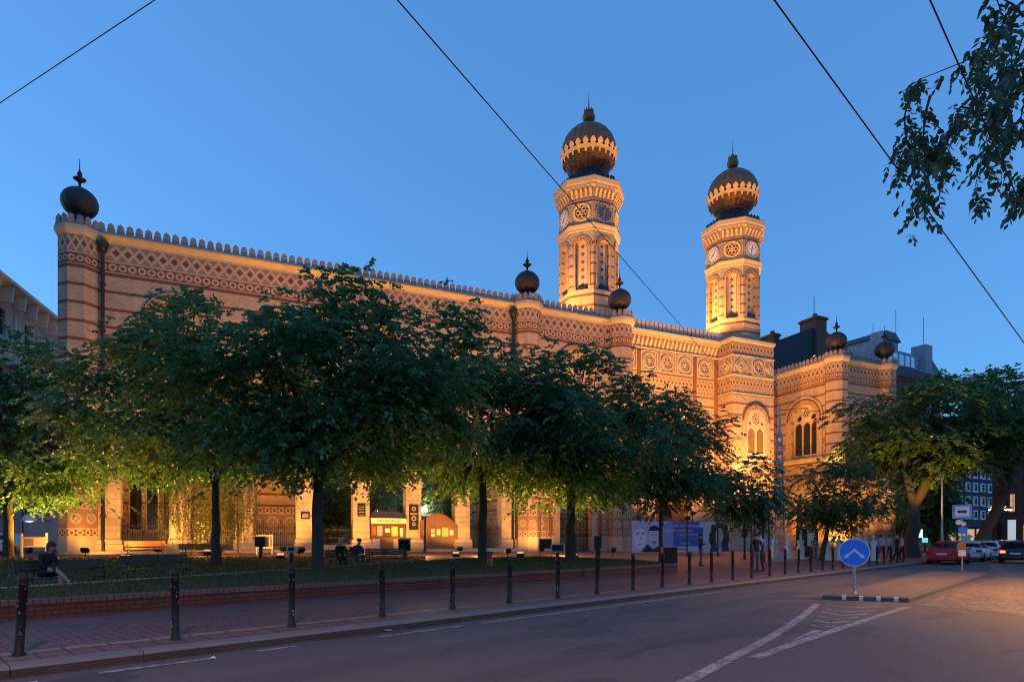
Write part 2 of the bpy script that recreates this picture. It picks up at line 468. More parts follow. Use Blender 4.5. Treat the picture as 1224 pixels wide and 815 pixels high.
# --- windows with tracery
def window(O, ex, cx, z0, spring, r, lancets, parent, th=.22, depth=.5, mat=None, glass=None):
    """arched stone tracery set back in its opening, glass behind"""
    O, ex = Vector(O), Vector(ex); ez = ex.cross(EZ)
    mb = MB(); holes = []; g = .08
    lw = (2 * r - g * (lancets + 1)) / lancets
    sp = spring - r * .12 if lancets == 3 else spring - .1 * r
    for k in range(lancets):
        x = cx - r + g + lw / 2 + k * (lw + g)
        holes.append(archo(x, z0 + .3, sp - lw * .5 - .05, lw / 2, 8))
    if lancets == 2: holes.append(circle(cx, spring + .42 * r, .36 * r))
    elif lancets == 3:
        holes.append(circle(cx, spring + .5 * r, .3 * r))
        for q in (-1, 1): holes.append(circle(cx + q * .56 * r, spring + .18 * r, .2 * r, 12))
    mb.plate(archo(cx, z0, spring, r), holes, O - ez * depth, ex, EZ, th)
    if lancets > 1:
        rr = .36 * r if lancets == 2 else .3 * r; zc = spring + (.42 if lancets == 2 else .5) * r
        for k in range(6):
            a = k * PI / 3
            ring(mb, cx + rr * .55 * math.cos(a), zc + rr * .55 * math.sin(a), rr * .22, rr * .36, O - ez * (depth + .05), ex, EZ, .0, 0, 2 * PI, 8)
    w = mb.build('window', mat or M['stone'], parent)
    mb = MB(); mb.plate(archo(cx, z0 + .02, spring, r - .02), [], O - ez * (depth + th + .02), ex, EZ, .03)
    mb.build('pane', glass or M['glass'], w)
    return w
def surround(O, ex, cx, z0, spring, r0, r1, parent, proud=.1, sill=True):
    mb = MB(); ring(mb, cx, spring, r0, r1, O, ex, EZ, proud)
    jamb(mb, cx - r1, cx - r0, z0, spring, O, ex, EZ, proud); jamb(mb, cx + r0, cx + r1, z0, spring, O, ex, EZ, proud)
    o = mb.build('window_surround', M['voussoir'], parent)
    if sill:
        mb = MB(); O, ex = Vector(O), Vector(ex); ez = ex.cross(EZ)
        mb.plate(rect(cx - r1 - .15, cx + r1 + .15, z0 - .28, z0 - .02), [], O + ez * .28, ex, EZ, .5); mb.build('sill', M['stone'], o)

# --- long flank: upper wall with blind arches over an open arcade
PC = [-39.5 + 4.05 * k for k in range(8)]
ZA = 8.6
WIN = [-35.7, -28.8, -21.9, -15.0]
mb = MB()
mb.plate(rect(-40.3, -.6, ZA, 20.8), [arch(x, 10.3, 16.2, 1.55) for x in WIN] + [arch(-4.6, 10.3, 16.6, 1.55)], (0, 0, 0), EX, EZ, .7)
mb.build('flank_wall', M['flank'], SYN)
for x in WIN + [-4.6]:
    zs = 16.6 if x == -4.6 else 16.2
    window((0, 0, 0), EX, x, 10.3, zs, 1.55, 2, SYN, glass=M['amberglass'] if x == -4.6 else None)
    surround((0, 0, 0), EX, x, 10.3, zs, 1.6, 2.05, SYN)
mb = MB(); mb.sweep([(-40.3, 0), (-.6, 0)], [(0, 8.5), (.2, 8.55), (.24, 8.75), (.1, 8.9), (-.05, 8.95)])
mb.sweep([(-40.3, 0), (-.6, 0)], [(0, 9.55), (.1, 9.6), (.12, 9.75), (-.05, 9.8)])
mb.build('string_course', M['stone'], SYN)
# arcade
outl = [(PC[0] - .62, .2)]
for a, b in zip(PC, PC[1:]):
    l, r_ = a + .62, b - .62; rad = (r_ - l) / 2
    outl += [(l, .2)] + [((l + r_) / 2 - rad * math.cos(PI * k / 14), 6.1 + rad * math.sin(PI * k / 14)) for k in range(15)] + [(r_, .2)]
outl += [(PC[-1] + .62, .2), (PC[-1] + .62, ZA), (PC[0] - .62, ZA)]
mb = MB(); mb.plate(outl, [], (0, -.12, 0), EX, EZ, .95); ARC = mb.build('arcade', M['ashlar'], SYN)
for x in PC:
    mb = MB()
    mb.box(x - .78, x + .78, -.32, .95, .2, 1.25); mb.sweep([(x - .72, -.28), (x + .72, -.28)], [(0, 1.25), (.04, 1.27), (.04, 1.5), (0, 1.56), (-.2, 1.56)])
    mb.box(x - .7, x + .7, -.24, .9, 1.25, 1.56)
    mb.build('pillar_base', M['ashlar'], ARC)
    mb = MB(); mb.sweep([(x - .66, -.18), (x + .66, -.18), (x + .66, .87), (x - .66, .87)], [(0, 5.65), (.05, 5.7), (.05, 5.86), (.1, 5.88), (.1, 6.06), (0, 6.1)], closed=True); mb.build('pillar_capital', M['ashlar'], ARC)
for a, b in zip(PC, PC[1:]):
    l, r_ = a + .62, b - .62
    mb = MB(); ring(mb, (l + r_) / 2, 6.1, (r_ - l) / 2 + .01, (r_ - l) / 2 + .36, (0, -.12, 0), EX, EZ, .06); mb.build('arch_moulding', M['voussoir'], ARC)
# solid lower walls at both ends
mb = MB()
mb.plate(rect(-40.3, PC[0] - .62, .2, ZA), [], (0, 0, 0), EX, EZ, .7)
mb.plate([(PC[-1] + .62, .2), (-6.2, .2)] + [(-4.6 - 1.6 * math.cos(PI * k / 12), 4.4 + 1.6 * math.sin(PI * k / 12)) for k in range(13)] + [(-3.0, .2), (-.6, .2), (-.6, ZA), (PC[-1] + .62, ZA)], [], (0, .02, 0), EX, EZ, .7)
mb.build('lower_wall', M['flank'], SYN)
mb = MB(); ring(mb, -4.6, 4.4, 1.62, 2.1, (0, .02, 0), EX, EZ, .08); jamb(mb, -6.7, -6.22, .2, 4.4, (0, .02, 0), EX, EZ, .08); jamb(mb, -2.98, -2.5, .2, 4.4, (0, .02, 0), EX, EZ, .08)
mb.build('gate_surround', M['voussoir'], SYN)
mb = MB()
for k in range(22): x = -6.1 + k * 3.0 / 21; mb.tube([(x, .5, .2), (x, .5, 3.7)], .022, 6)
for z in (.5, 1.8, 3.4): mb.box(-6.2, -3, .47, .53, z, z + .07)
mb.build('iron_gate', M['iron'], SYN)
for x, w_ in ((PC[0] - .85, .36), (PC[-1] + .95, .3), (-7.1, .3), (-2.1, .3)):
    mb = MB(); jamb(mb, x - w_ / 2, x + w_ / 2, 1.8, 8.4, (0, 0, 0), EX, EZ, .06); mb.build('patterned_strip', M['strip'], SYN)
# body behind the flank, back wall of the arcade walk
mb = MB(); mb.box(-40.9, .3, .72, 10, ZA, 20.9); mb.box(-41, -40.2, .3, 10, .2, 20.8); mb.box(-10.6, .3, 1.5, 10, .2, ZA)
mb.build('museum_block', M['flank'], SYN)
mb = MB(); mb.box(-40.9, .3, .1, 10, 20.9, 21.05); mb.build('flat_roof', M['sheet_roof'], SYN)
mb = MB()
hl = [archo(c + d, 2.0, 6.2, .42, 8) for c in (PC[0] + 2.02,) for d in (-1.05, 0, 1.05)]
mb.plate(rect(PC[0], PC[3], .2, ZA), hl, (0, 3.6, 0), EX, EZ, .5)
mb.box(PC[3] - .5, PC[3], 3.6, 10, .2, ZA)
mb.build('arcade_back_wall', M['flank'], SYN)
for d in (-1.05, 0, 1.05):
    window((0, 3.6, 0), EX, PC[0] + 2.02 + d, 2.0, 6.2, .42, 1, SYN, .12, .25)
# iron fences between the pillars
def fence(x0, x1, y, h, low=0.):
    f = MB()
    n = int((x1 - x0) / .14)
    for k in range(n + 1):
        x = x0 + (x1 - x0) * k / n; hh = h + (.22 if k % 4 == 0 else 0)
        f.tube([(x, y, low + .2), (x, y, hh)], .016, 5); f.lathe([(.035, 0), (.03, .06), (.0, .16)], 5, (x, y, hh))
    for z in (low + .35, low + .75, h - .15): f.box(x0, x1, y - .02, y + .02, z, z + .05)
    return f
for i in (0, 1, 2, 3, 6):
    lo = .9 if i == 3 else .4
    g = fence(PC[i] + .66, PC[i + 1] - .66, .35, 2.6 if i != 3 else 2.4, lo).build('iron_fence', M['iron'], SYN)
    if i == 3:
        mb = MB(); mb.box(PC[i] + .62, PC[i + 1] - .62, .1, .6, .2, 1.15); mb.build('fence_wall', M['ashlar'], g)
# downpipes
for x, y in ((-39.85, -.22), (-10.75, -.2)):
    mb = MB(); mb.tube([(x, y, 20.9), (x, y, 1.6), (x + .05, y - .1, 1.35), (x + .05, y - .1, .6)], .11, 8)
    mb.lathe([(.16, 0), (.3, .15), (.34, .5), (.34, .55)], 8, (x, y, 20.2))
    for z in (3, 6, 9, 12, 15, 18): mb.lathe([(.16, 0), (.18, .02), (.18, .1), (.16, .12)], 8, (x, y, z))
    mb.build('downpipe', M['pipe'], SYN)
parapet('parapet', (-40.2, 0), (-10.5, 0)); parapet('parapet', (-8.3, 0), (-1.2, 0))
mb = MB(); mb.box(-41.9, -10.2, -1.5, 0.4, .0, .62); mb.box(-41.7, -10.4, -1.1, .4, .62, .82); mb.build('stone_step', M['ashlar'], SYN)

# --- main front between the towers
SF = 3.9
mb = MB()
mb.plate([(.2, .2), (6.9, .2)] + [(9 - 2.1 * math.cos(PI * k / 16), 5.6 + 2.1 * math.sin(PI * k / 16)) for k in range(17)] + [(11.1, .2), (18, .2), (18, 22.2), (.2, 22.2)],
         [circle(9, 13.9, 2.1, 30)] + [arch(x, 9.6, 13.4, .8) for x in (4.4, 13.2)], (0, SF, 0), EX, EZ, .8)
FRONT = mb.build('main_front', M['main'], SYN)
mb = MB(); ring(mb, 9, 5.6, 2.15, 3.1, (0, SF, 0), EX, EZ, .15); jamb(mb, 5.9, 6.85, .2, 5.6, (0, SF, 0), EX, EZ, .15); jamb(mb, 11.15, 12.1, .2, 5.6, (0, SF, 0), EX, EZ, .15)
ring(mb, 9, 13.9, 2.15, 2.75, (0, SF, 0), EX, EZ, .12, 0, 2 * PI, 36)
mb.build('portal_surround', M['voussoir'], FRONT)
mb = MB(); mb.plate(circle(9, 13.9, 2.1, 30), [circle(9, 13.9, .55)] + [circle(9 + 1.3 * math.cos(k * PI / 4), 13.9 + 1.3 * math.sin(k * PI / 4), .42, 12) for k in range(8)], (0, SF + .35, 0), EX, EZ, .2)
RW = mb.build('rose_window', M['stone'], FRONT)
mb = MB(); mb.plate(circle(9, 13.9, 2.1, 30), [], (0, SF + .6, 0), EX, EZ, .05); mb.build('pane', M['amberglass'], RW)
for x in (4.4, 13.2):
    window((0, SF, 0), EX, x, 9.6, 13.4, .8, 2, FRONT, glass=M['amberglass']); surround((0, SF, 0), EX, x, 9.6, 13.4, .85, 1.25, FRONT)
mb = MB(); mb.box(6.8, 11.2, SF + .6, SF + .8, .2, 7.8); mb.build('portal_door', M['wood'], FRONT)
def corbels(mb, a, b, z0, z1, n, out=.34, m=0):
    """row of small round-arched brackets"""
    a, b = Vector((*a, 0)), Vector((*b, 0)); d = (b - a).normalized(); o = Vector((d.y, -d.x, 0)); p = (b - a).length / n; w = p * .46
    for k in range(n):
        c = a + d * (p * (k + .5))
        h = z1 - z0; pr = [(0, 0), (.12, .02), (.3, .2), (.55, .42), (.9, .55), (1, .62), (1, 1), (0, 1)]
        L = [c - d * (w / 2) + o * (out * a) + Vector((0, 0, z0 + h * b_)) for a, b_ in pr]; Q = [p_ + d * w for p_ in L]
        mb.face(L, None, m); mb.face(Q[::-1], None, m)
        for i in range(len(pr)): mb.face([L[i], Q[i], Q[(i + 1) % 8], L[(i + 1) % 8]], None, m)
mb = MB()
mb.sweep([(.2, SF), (18, SF)], [(0, 20.65), (.12, 20.7), (.12, 20.84), (0, 20.9)])
corbels(mb, (.2, SF), (18, SF), 20.95, 21.95, 34)
mb.sweep([(.2, SF), (18, SF)], [(0, 21.9), (.42, 21.95), (.42, 22.1), (.55, 22.2), (.6, 22.4), (.5, 22.5), (-.4, 22.5)])
merlons(mb, (.2, SF - .35), (18, SF - .35), 22.48, .42, .95, .1, ROUND, .3, 1)
mb.build('main_cornice', [M['stone'], M['crest_pale']], FRONT)
def roundel(O, ex, cx, cz, r, parent):
    mb = MB(); O, ex = Vector(O), Vector(ex); ez = ex.cross(EZ)
    q = r * 1.28
    mb.plate(rect(cx - q, cx + q, cz - q, cz + q), [rect(cx - q + .12, cx + q - .12, cz - q + .12, cz + q - .12)[::-1]], O + ez * .1, ex, EZ, .12, 0)
    ring(mb, cx, cz, r * .8, r, O, ex, EZ, .12, 0, 2 * PI, 26)
    for k in range(6): ring(mb, cx + r * .45 * math.cos(k * PI / 3), cz + r * .45 * math.sin(k * PI / 3), r * .2, r * .3, O, ex, EZ, .06, 0, 2 * PI, 10)
    ring(mb, cx, cz, r * .06, r * .2, O, ex, EZ, .07, 0, 2 * PI, 10)
    for sx in (-1, 1):
        for sz in (-1, 1): ring(mb, cx + sx * q * .74, cz + sz * q * .74, .03, .12, O, ex, EZ, .07, 0, 2 * PI, 8)
    mb.plate(circle(cx, cz, r * .8, 22), [], O + ez * .015, ex, EZ, .1, 1)
    return mb.build('roundel', [M['stone'], M['amberglass']], parent)
for x in (3.55, 6.1, 8.35, 10.6, 13.15): roundel((0, SF, 0), EX, x, 19.55, .8, FRONT)
for x in (4.85, 11.9, 14.75):
    mb = MB(); jamb(mb, x - .2, x + .2, 1.8, 20.6, (0, SF, 0), EX, EZ, .07); mb.build('patterned_strip', M['strip'], FRONT)

# --- towers
def clock_face(O, ex, dark, parent, r=.78, tm=(0, 30)):
    O, ex = Vector(O), Vector(ex); ez = ex.cross(EZ)
    mb = MB(); mb.plate(circle(0, 0, r, 28), [], O + ez * .06, ex, EZ, .06)
    c = mb.build('clock', M['dial_dark'] if dark else M['dial_pale'], parent)
    mb = MB(); ring(mb, 0, 0, r, r * 1.16, O, ex, EZ, .12, 0, 2 * PI, 30); mb.build('clock_rim', M['stone'] if not dark else M['crest'], c)
    mb = MB()
    for k in range(12):
        a = k * PI / 6; d = ex * math.sin(a) + EZ * math.cos(a); e = ex * math.cos(a) - EZ * math.sin(a)
        p = O + ez * .075
        for f in (0,): mb.face([p + d * r * .72 - e * .04, p + d * r * .72 + e * .04, p + d * r * .92 + e * .04, p + d * r * .92 - e * .04])
    for ang, ln, w in ((math.radians(tm[0] * 30 + tm[1] / 2), .5, .05), (math.radians(tm[1] * 6), .78, .035)):
        d = ex * math.sin(ang) + EZ * math.cos(ang); e = ex * math.cos(ang) - EZ * math.sin(ang); p = O + ez * .09
        mb.face([p - d * .15 - e * w, p - d * .15 + e * w, p + d * r * ln + e * w * .6, p + d * r * ln - e * w * .6])
    mb.build('clock_hands', M['iron'] if not dark else M['crest_pale'], c)
def tower(c, darkv):
    C = Vector((c[0], c[1], 0)); ap = 2.7; hw = ap * math.tan(PI / 8)
    root = bpy.data.objects.new('bell_tower', None); COL.objects.link(root); root.parent = SYN; root.location = C
    mb = MB()
    mb.sweep(octa((0, 0), ap), [(.1, 22.6), (.1, 24.35), (.0, 24.62), (-.35, 24.63)], closed=True)
    mb.sweep(octa((0, 0), ap), [(0, 30.95), (.0, 33.6)], closed=True)
    for k in range(8):
        n = (math.cos(k * PI / 4), math.sin(k * PI / 4)); O, ex, ey = fr(n, (n[0] * ap, n[1] * ap, 0))
        mb.plate(rect(-hw, hw, 24.76, 30.5), [arch(0, 25.0, 29.0, .6, 12)], O, ex, ey, .35)
    sh = mb.build('shaft', M['tower'], root)
    mb = MB(); mb.sweep(octa((0, 0), ap - .34), [(0, 24.5), (0, 30.9)], closed=True)
    # panels centred on each face
    mb = MB()
    for k in range(8):
        n = (math.cos(k * PI / 4), math.sin(k * PI / 4)); O, ex, ey = fr(n, (n[0] * (ap - .33), n[1] * (ap - .33), 0))
        mb.plate(rect(-hw * .9, hw * .9, 24.5, 30.6), [], O, ex, ey, .1)
    mb.build('pierced_panel', M['pierced'], root)
    mb = MB()
    mb.sweep(octa((0, 0), ap), [(0, 30.45), (.1, 30.5), (.1, 30.65), (.22, 30.95), (.22, 31.05), (0, 31.2)], closed=True)
    mb.build('belt_moulding', M['tstone'], root)
    mb = MB(); mb.sweep(octa((0, 0), ap), [(0, 24.6), (.05, 24.62), (.05, 24.9), (0, 24.95)], closed=True, cap=False); mb.build('niche_ledge', M['tstone'], root)
    for k in range(8):
        n = (math.cos(k * PI / 4), math.sin(k * PI / 4)); O, ex, ey = fr(n, (n[0] * ap, n[1] * ap, 0))
        mb = MB(); ring(mb, 0, 29.0, .62, .8, O, ex, ey, .05, n=12); ring(mb, 0, 29.0, .92, 1.02, O, ex, ey, .08, n=12)
        jamb(mb, -.8, -.62, 25.3, 29, O, ex, ey, .05, .05); jamb(mb, .62, .8, 25.3, 29, O, ex, ey, .05, .05)
        mb.build('niche_moulding', M['voussoir'], sh)
        mb = MB(); ez = Vector((n[0], n[1], 0)); mb.plate([(-.42, 24.98), (.42, 24.98), (.34, 25.45), (-.34, 25.45)], [], O - ez * .06, ex, ey, .22); mb.build('sill_vent', M['iron'], sh)
        Oc = O + EZ * 32.2
        if k % 2 == 0: clock_face(Oc, ex, darkv and k == 6, root, tm=(12, 31) if k == 6 else (8, 7))
        else:
            mb = MB(); ring(mb, 0, 32.2, .66, .86, O, ex, ey, .1, 0, 2 * PI, 26)
            for q in range(6): ring(mb, .38 * math.cos(q * PI / 3), 32.2 + .38 * math.sin(q * PI / 3), .14, .22, O, ex, ey, .07, 0, 2 * PI, 10)
            ring(mb, 0, 32.2, .05, .16, O, ex, ey, .07, 0, 2 * PI, 10)
            mb.plate(circle(0, 32.2, .66, 22), [], O + ez * .012, ex, ey, .05, 1)
            mb.build('rosette', [M['gold'], M['iron']], root)
        # square panel frame round each dial
        mb = MB(); mb.plate(rect(-1.05, 1.05, 31.25, 33.1), [rect(-.98, .98, 31.33, 33.02)[::-1]], O + ez * .05, ex, ey, .06); mb.build('panel_frame', M['tstone'], sh)
    mb = MB(); oc = octa((0, 0), ap)
    for k in range(8): corbels(mb, oc[k], oc[(k + 1) % 8], 33.6, 34.5, 5, .4)
    mb.sweep(octa((0, 0), ap), [(0, 33.5), (0, 34.5)], closed=True, cap=False)
    mb.sweep(octa((0, 0), ap), [(0, 34.45), (.42, 34.48), (.42, 34.7), (.5, 34.8), (.56, 35.2), (.5, 35.3), (-1, 35.3)], closed=True)
    mb.build('cornice', M['tstone'], root)
    mb = MB(); oc = octa((0, 0), 2.72)
    for k in range(8): merlons(mb, oc[k], oc[(k + 1) % 8], 35.3, .42, .75, .03, th=.1)
    mb.lathe([(2.5, 35.3), (2.5, 35.6), (2.1, 36.0), (1.75, 36.6), (1.5, 37.2)], 32, cap=False)
    mb.build('dome_cresting', M['darkdome'], root)
    prof = [(1.45, 36.6), (1.5, 36.9)]
    for k in range(22):
        a = R(-58) + (R(90) - R(-58)) * k / 21
        prof.append((max(.1, 2.68 * math.cos(a)), 39.35 + 2.6 * math.sin(a) + .35 * max(0, k / 21 - .75) ** 2 * 16 * .4))
    mb = MB(); mb.lathe(prof, 96, ribs=24, ribd=.05)
    d = mb.build('dome', M['copper'], root)
    mb = MB()
    FL = [(-.06, -.45), (.06, -.45), (.1, -.2), (.26, -.22), (.3, 0), (.14, .06), (.24, .2), (.14, .36), (0, .48), (-.14, .36), (-.24, .2), (-.14, .06), (-.3, 0), (-.26, -.22), (-.1, -.2)]
    for k in range(24):
        a = 2 * PI * (k + .5) / 24; la = R(-15)
        n = Vector((math.cos(a) * math.cos(la), math.sin(a) * math.cos(la), math.sin(la))); ex = Vector((-math.sin(a), math.cos(a), 0)); ey = n.cross(ex)
        p = Vector((0, 0, 39.35)) + Vector((n.x * 2.72, n.y * 2.72, n.z * 2.66)) + n * .05
        mb.plate([(x * 1.2, y * 1.4) for x, y in FL], [], p, ex, ey, .05, uv=False)
    mb.build('gilded_band', M['gold'], d)
    mb = MB(); mb.lathe([(.35, 41.95), (.22, 42.1), (.2, 42.2)] + [(.62 * math.cos(R(-70) + R(140) * k / 9), 42.8 + .6 * math.sin(R(-70) + R(140) * k / 9)) for k in range(10)] + [(.3, 43.4)], 20)
    mb.lathe([(.42, 43.2), (.5, 43.25), (.5, 43.33), (.4, 43.38)], 20)
    for k in range(12):
        a = k * PI / 6; n = Vector((math.cos(a), math.sin(a), 0)); mb.plate([(-.07, 0), (.07, 0), (.09, .14), (0, .26), (-.09, .14)], [], n * .48 + EZ * 43.33, Vector((-n.y, n.x, 0)), EZ, .04)
    mb.tube([(0, 0, 43.3), (0, 0, 44.0), (0, 0, 45.3)], [.09, .05, .012], 8)
    mb.build('lantern_finial', M['copper'], d)
M['tstone'] = plain('tower_stone', (.5, .38, .25), .8, 0, .2, 1.5, .3, .3)
TW = [(-.35, 4.87), (18.0, 4.85)]
for c, dk in zip(TW, (True, False)):
    tower(c, dk)
    mb = MB(); t0, t1, s0, s1 = c[0] - 3.0, c[0] + 2.75, 1.75, 8.2
    mb.box(t0, t1, s0, s1, .2, 22.2)
    B = mb.build('tower_base', M['front'], SYN)
    mb = MB(); P = [(t0, s0), (t1, s0), (t1, s1), (t0, s1)]
    mb.sweep(P, [(0, 22.1), (.12, 22.18), (.16, 22.45), (.1, 22.52), (-.3, 22.7), (-1.6, 22.8)], closed=True)
    mb.sweep(P, [(0, 20.62), (.1, 20.66), (.1, 20.74), (0, 20.8)], closed=True, cap=False)
    mb.sweep(P, [(0, 18.55), (.1, 18.6), (.1, 18.68), (0, 18.72)], closed=True, cap=False)
    mb.sweep(P, [(0, 16.7), (.08, 16.74), (.08, 16.8), (0, 16.85)], closed=True, cap=False)
    mb.build('base_moulding', M['stone'], B)
    if c[0] > 5:
        roundel((0, s0, 0), EX, c[0] + .55, 19.7, .72, B)
        for O, ex, x in (((0, s0, 0), EX, c[0] - 1.9), ((0, s0, 0), EX, c[0] + 2.1), ((t0, 0, 0), Vector((0, -1, 0)), -s0 - 1.0)):
            mb = MB(); O = Vector(O); ez = ex.cross(EZ); w_ = .85 if x < c[0] + 2 else .55
            for sc_, pr in ((1., .08), (.55, .1)):
                mb.plate([(x, 19.7 - w_ * sc_), (x + w_ * sc_, 19.7), (x, 19.7 + w_ * sc_), (x - w_ * sc_, 19.7)], [[(x, 19.7 + w_ * (sc_ - .28)), (x + w_ * (sc_ - .28), 19.7), (x, 19.7 - w_ * (sc_ - .28)), (x - w_ * (sc_ - .28), 19.7)]], O + ez * pr, ex, EZ, pr + .05)
            mb.plate(rect(x - w_ * 1.05, x + w_ * 1.05, 18.75, 20.62), [rect(x - w_ * .97, x + w_ * .97, 18.83, 20.54)[::-1]], O + ez * .06, ex, EZ, .1)
            mb.build('diamond_panel', M['stone'], B)
        # tall two-light window: a recess framed on the face
        x = c[0] + .12
        mb = MB(); mb.plate(archo(x, 10.3, 13.9, 1.3), [], (0, s0 - .02, 0), EX, EZ, .03); mb.build('window_recess', M['amberglass'], B)
        mb = MB(); r = 1.3; lw = .86
        hs = [archo(x + q * .6, 10.6, 12.7, .5, 8) for q in (-1, 1)] + [circle(x, 14.2, .56)] + [circle(x + q * .84, 13.75, .2, 10) for q in (-1, 1)]
        mb.plate(archo(x, 10.3, 13.9, 1.3), hs, (0, s0 - .14, 0), EX, EZ, .1)
        for k in range(6): ring(mb, x + .33 * math.cos(k * PI / 3), 14.2 + .33 * math.sin(k * PI / 3), .1, .18, (0, s0 - .1, 0), EX, EZ, .0, 0, 2 * PI, 8, back=.05)
        mb.build('window', M['stone'], B)
        surround((0, s0, 0), EX, x, 10.0, 13.9, 1.32, 1.88, B, .2)

# --- side wing on the right
TW0, TW1 = 28.0, 36.3
mb = MB()
EXI = Vector((0, -1, 0))
mb.plate(rect(-9.5, -.4, .2, 20.8), [arch(-4.1, 11.0, 15.3, 1.75), arch(-4.1, 1.9, 6.3, 1.6)], (TW0, 0, 0), EXI, EZ, .7)
mb.build('wing_inner_wall', M['wing'], SYN)
window((TW0, 0, 0), EXI, -4.1, 11.0, 15.3, 1.75, 3, SYN, .2, .35, glass=M['glass'])
surround((TW0, 0, 0), EXI, -4.1, 10.8, 15.3, 1.8, 2.5, SYN, .14)
mb = MB(); ring(mb, -4.1, 15.3, 2.5, 2.66, (TW0, 0, 0), EXI, EZ, .17); mb.build('hood_moulding', M['wing'], SYN)
mb = MB(); ring(mb, -4.1, 6.3, 1.65, 2.2, (TW0, 0, 0), EXI, EZ, .1); mb.build('arch_moulding', M['voussoir'], SYN)
window((TW0, 0, 0), EXI, -4.1, 1.9, 6.3, 1.6, 3, SYN, .2, .35)
mb = MB()
mb.plate(rect(TW0 + .4, TW1 - .4, .2, 20.8), [arch(32.2, 11.0, 15.3, 1.3), arch(32.2, 1.9, 6.3, 1.3)], (0, 0, 0), EX, EZ, .7)
mb.build('wing_front_wall', M['wing'], SYN)
for z0, zs in ((11, 15.3), (1.9, 6.3)):
    window((0, 0, 0), EX, 32.2, z0, zs, 1.3, 2, SYN, .2, .35, glass=M['amberglass']); surround((0, 0, 0), EX, 32.2, z0 - .1, zs, 1.35, 1.9, SYN, .12)
mb = MB(); mb.box(TW0 + .72, TW1, .72, 16, .2, 20.9); mb.build('wing_block', M['wing'], SYN)
mb = MB(); mb.box(TW0 + .05, TW1 - .05, .05, 16, 20.92, 21.05); mb.build('wing_roof', M['sheet_roof'], SYN)
for a, b in (((TW0, 10), (TW0, 1.1)), ((TW0 + 1.4, 0), (TW1 - 1.2, 0)), ((TW1, 1), (TW1, 16))): parapet('parapet', a, b)
mb = MB(); mb.sweep([(TW0, 9.5), (TW0, 1)], [(0, 10.3), (.2, 10.36), (.22, 10.6), (0, 10.7)]); mb.sweep([(TW0 + 1.2, 0), (TW1 - 1, 0)], [(0, 10.3), (.2, 10.36), (.22, 10.6), (0, 10.7)])
mb.build('string_course', M['stone'], SYN)
mb = MB(); mb.box(18, 28.6, 9.6, 12, .2, 20.9); mb.build('court_wall', M['front'], SYN)
# body of the hall behind, with a low pitched roof out of sight
mb = MB(); mb.box(-1, 28, 8.2, 46, .2, 19.5)
mb.build('hall_block', M['flank'], SYN)
mb = MB(); mb.plate([(-1.5, 19.5), (28.5, 19.5), (13.5, 22.5)], [], (0, 12, 0), EX, EZ, 34); mb.build('hall_roof', M['sheet_roof'], SYN)
# ------------------------------------------------------------------ ground
K0, RD, BL = Vector((0, 13.3, 0)), Vector((.7034, .7108, 0)), Vector((-.7108, .7034, 0))
def G(a, b, z=0.): return K0 + RD * a + BL * b + Vector((0, 0, z))
def ab(p): d = Vector((p[0], p[1], 0)) - K0; return d.dot(RD), d.dot(BL)
def hgt(x, y):
    b = ab((x, y))[1]
    return .13 + .5 * min(1, max(0, (b - 5.5) / 24)) if b > 0.3 else 0.
def road_mat():
    m, nt, b = newmat('worn_asphalt', .62, 0, .45)
    o = coords(nt, 'Object'); x, y, _ = sep(nt, o)
    big = noise(nt, o, .18, 5, .6); fine = noise(nt, o, 60, 2, .7); mid = noise(nt, o, 2.2, 4, .65)
    c = mixc(nt, big * .4 + mid * .3 + noise(nt, o, 11, 3, .7) * .3, (.046, .034, .031), (.128, .098, .089))
    c = mixc(nt, fine.gt(.58) * .7, c, (.25, .225, .21))
    # long patched strip and tyre-polished tracks along the road
    bb = x * -.7108 + (y - 13.3) * .7034
    tr = ((bb + 2.2) / 1.0).ab().lt(.35).mx(((bb + 4.0) / 1.0).ab().lt(.3))
    c = mixc(nt, tr * .35, c, (.05, .048, .047))
    vo = nt.nodes.new('ShaderNodeTexVoronoi'); vo.feature = 'DISTANCE_TO_EDGE'; vo.inputs['Scale'].default_value = .33
    wv = nt.nodes.new('ShaderNodeVectorMath'); wv.operation = 'ADD'
    nt.links.new(o.k, wv.inputs[0])
    nn = nt.nodes.new('ShaderNodeTexNoise'); nn.inputs['Scale'].default_value = 1.4; nt.links.new(o.k, nn.inputs['Vector']); nt.links.new(nn.outputs[1], wv.inputs[1])
    nt.links.new(wv.outputs[0], vo.inputs['Vector'])
    patch = noise(nt, comb(nt, x * .35 + y * .35, (y - x) * 1.1), .6, 1).gt(.6)
    c = mixc(nt, patch * .6, c, (.05, .043, .043))
    crack = X(nt, vo.outputs[0]).lt(.006)
    c = mixc(nt, crack * .3, c, (.02, .02, .02))
    setc(nt, b, c)
    rr = mid * .25 + .58
    nt.links.new(rr.k, b.inputs['Roughness'])
    bump(nt, b, fine * .6 + mid * .8, .35, .012)
    return m
def paint_mat():
    m, nt, b = newmat('worn_road_paint', .6)
    o = coords(nt, 'Object'); f = noise(nt, o, 9, 4, .7); f2 = noise(nt, o, 1.5, 3)
    setc(nt, b, mixc(nt, (f * .7 + f2 * .3).gt(.5), (.37, .33, .29), (.17, .15, .135)))
    return m
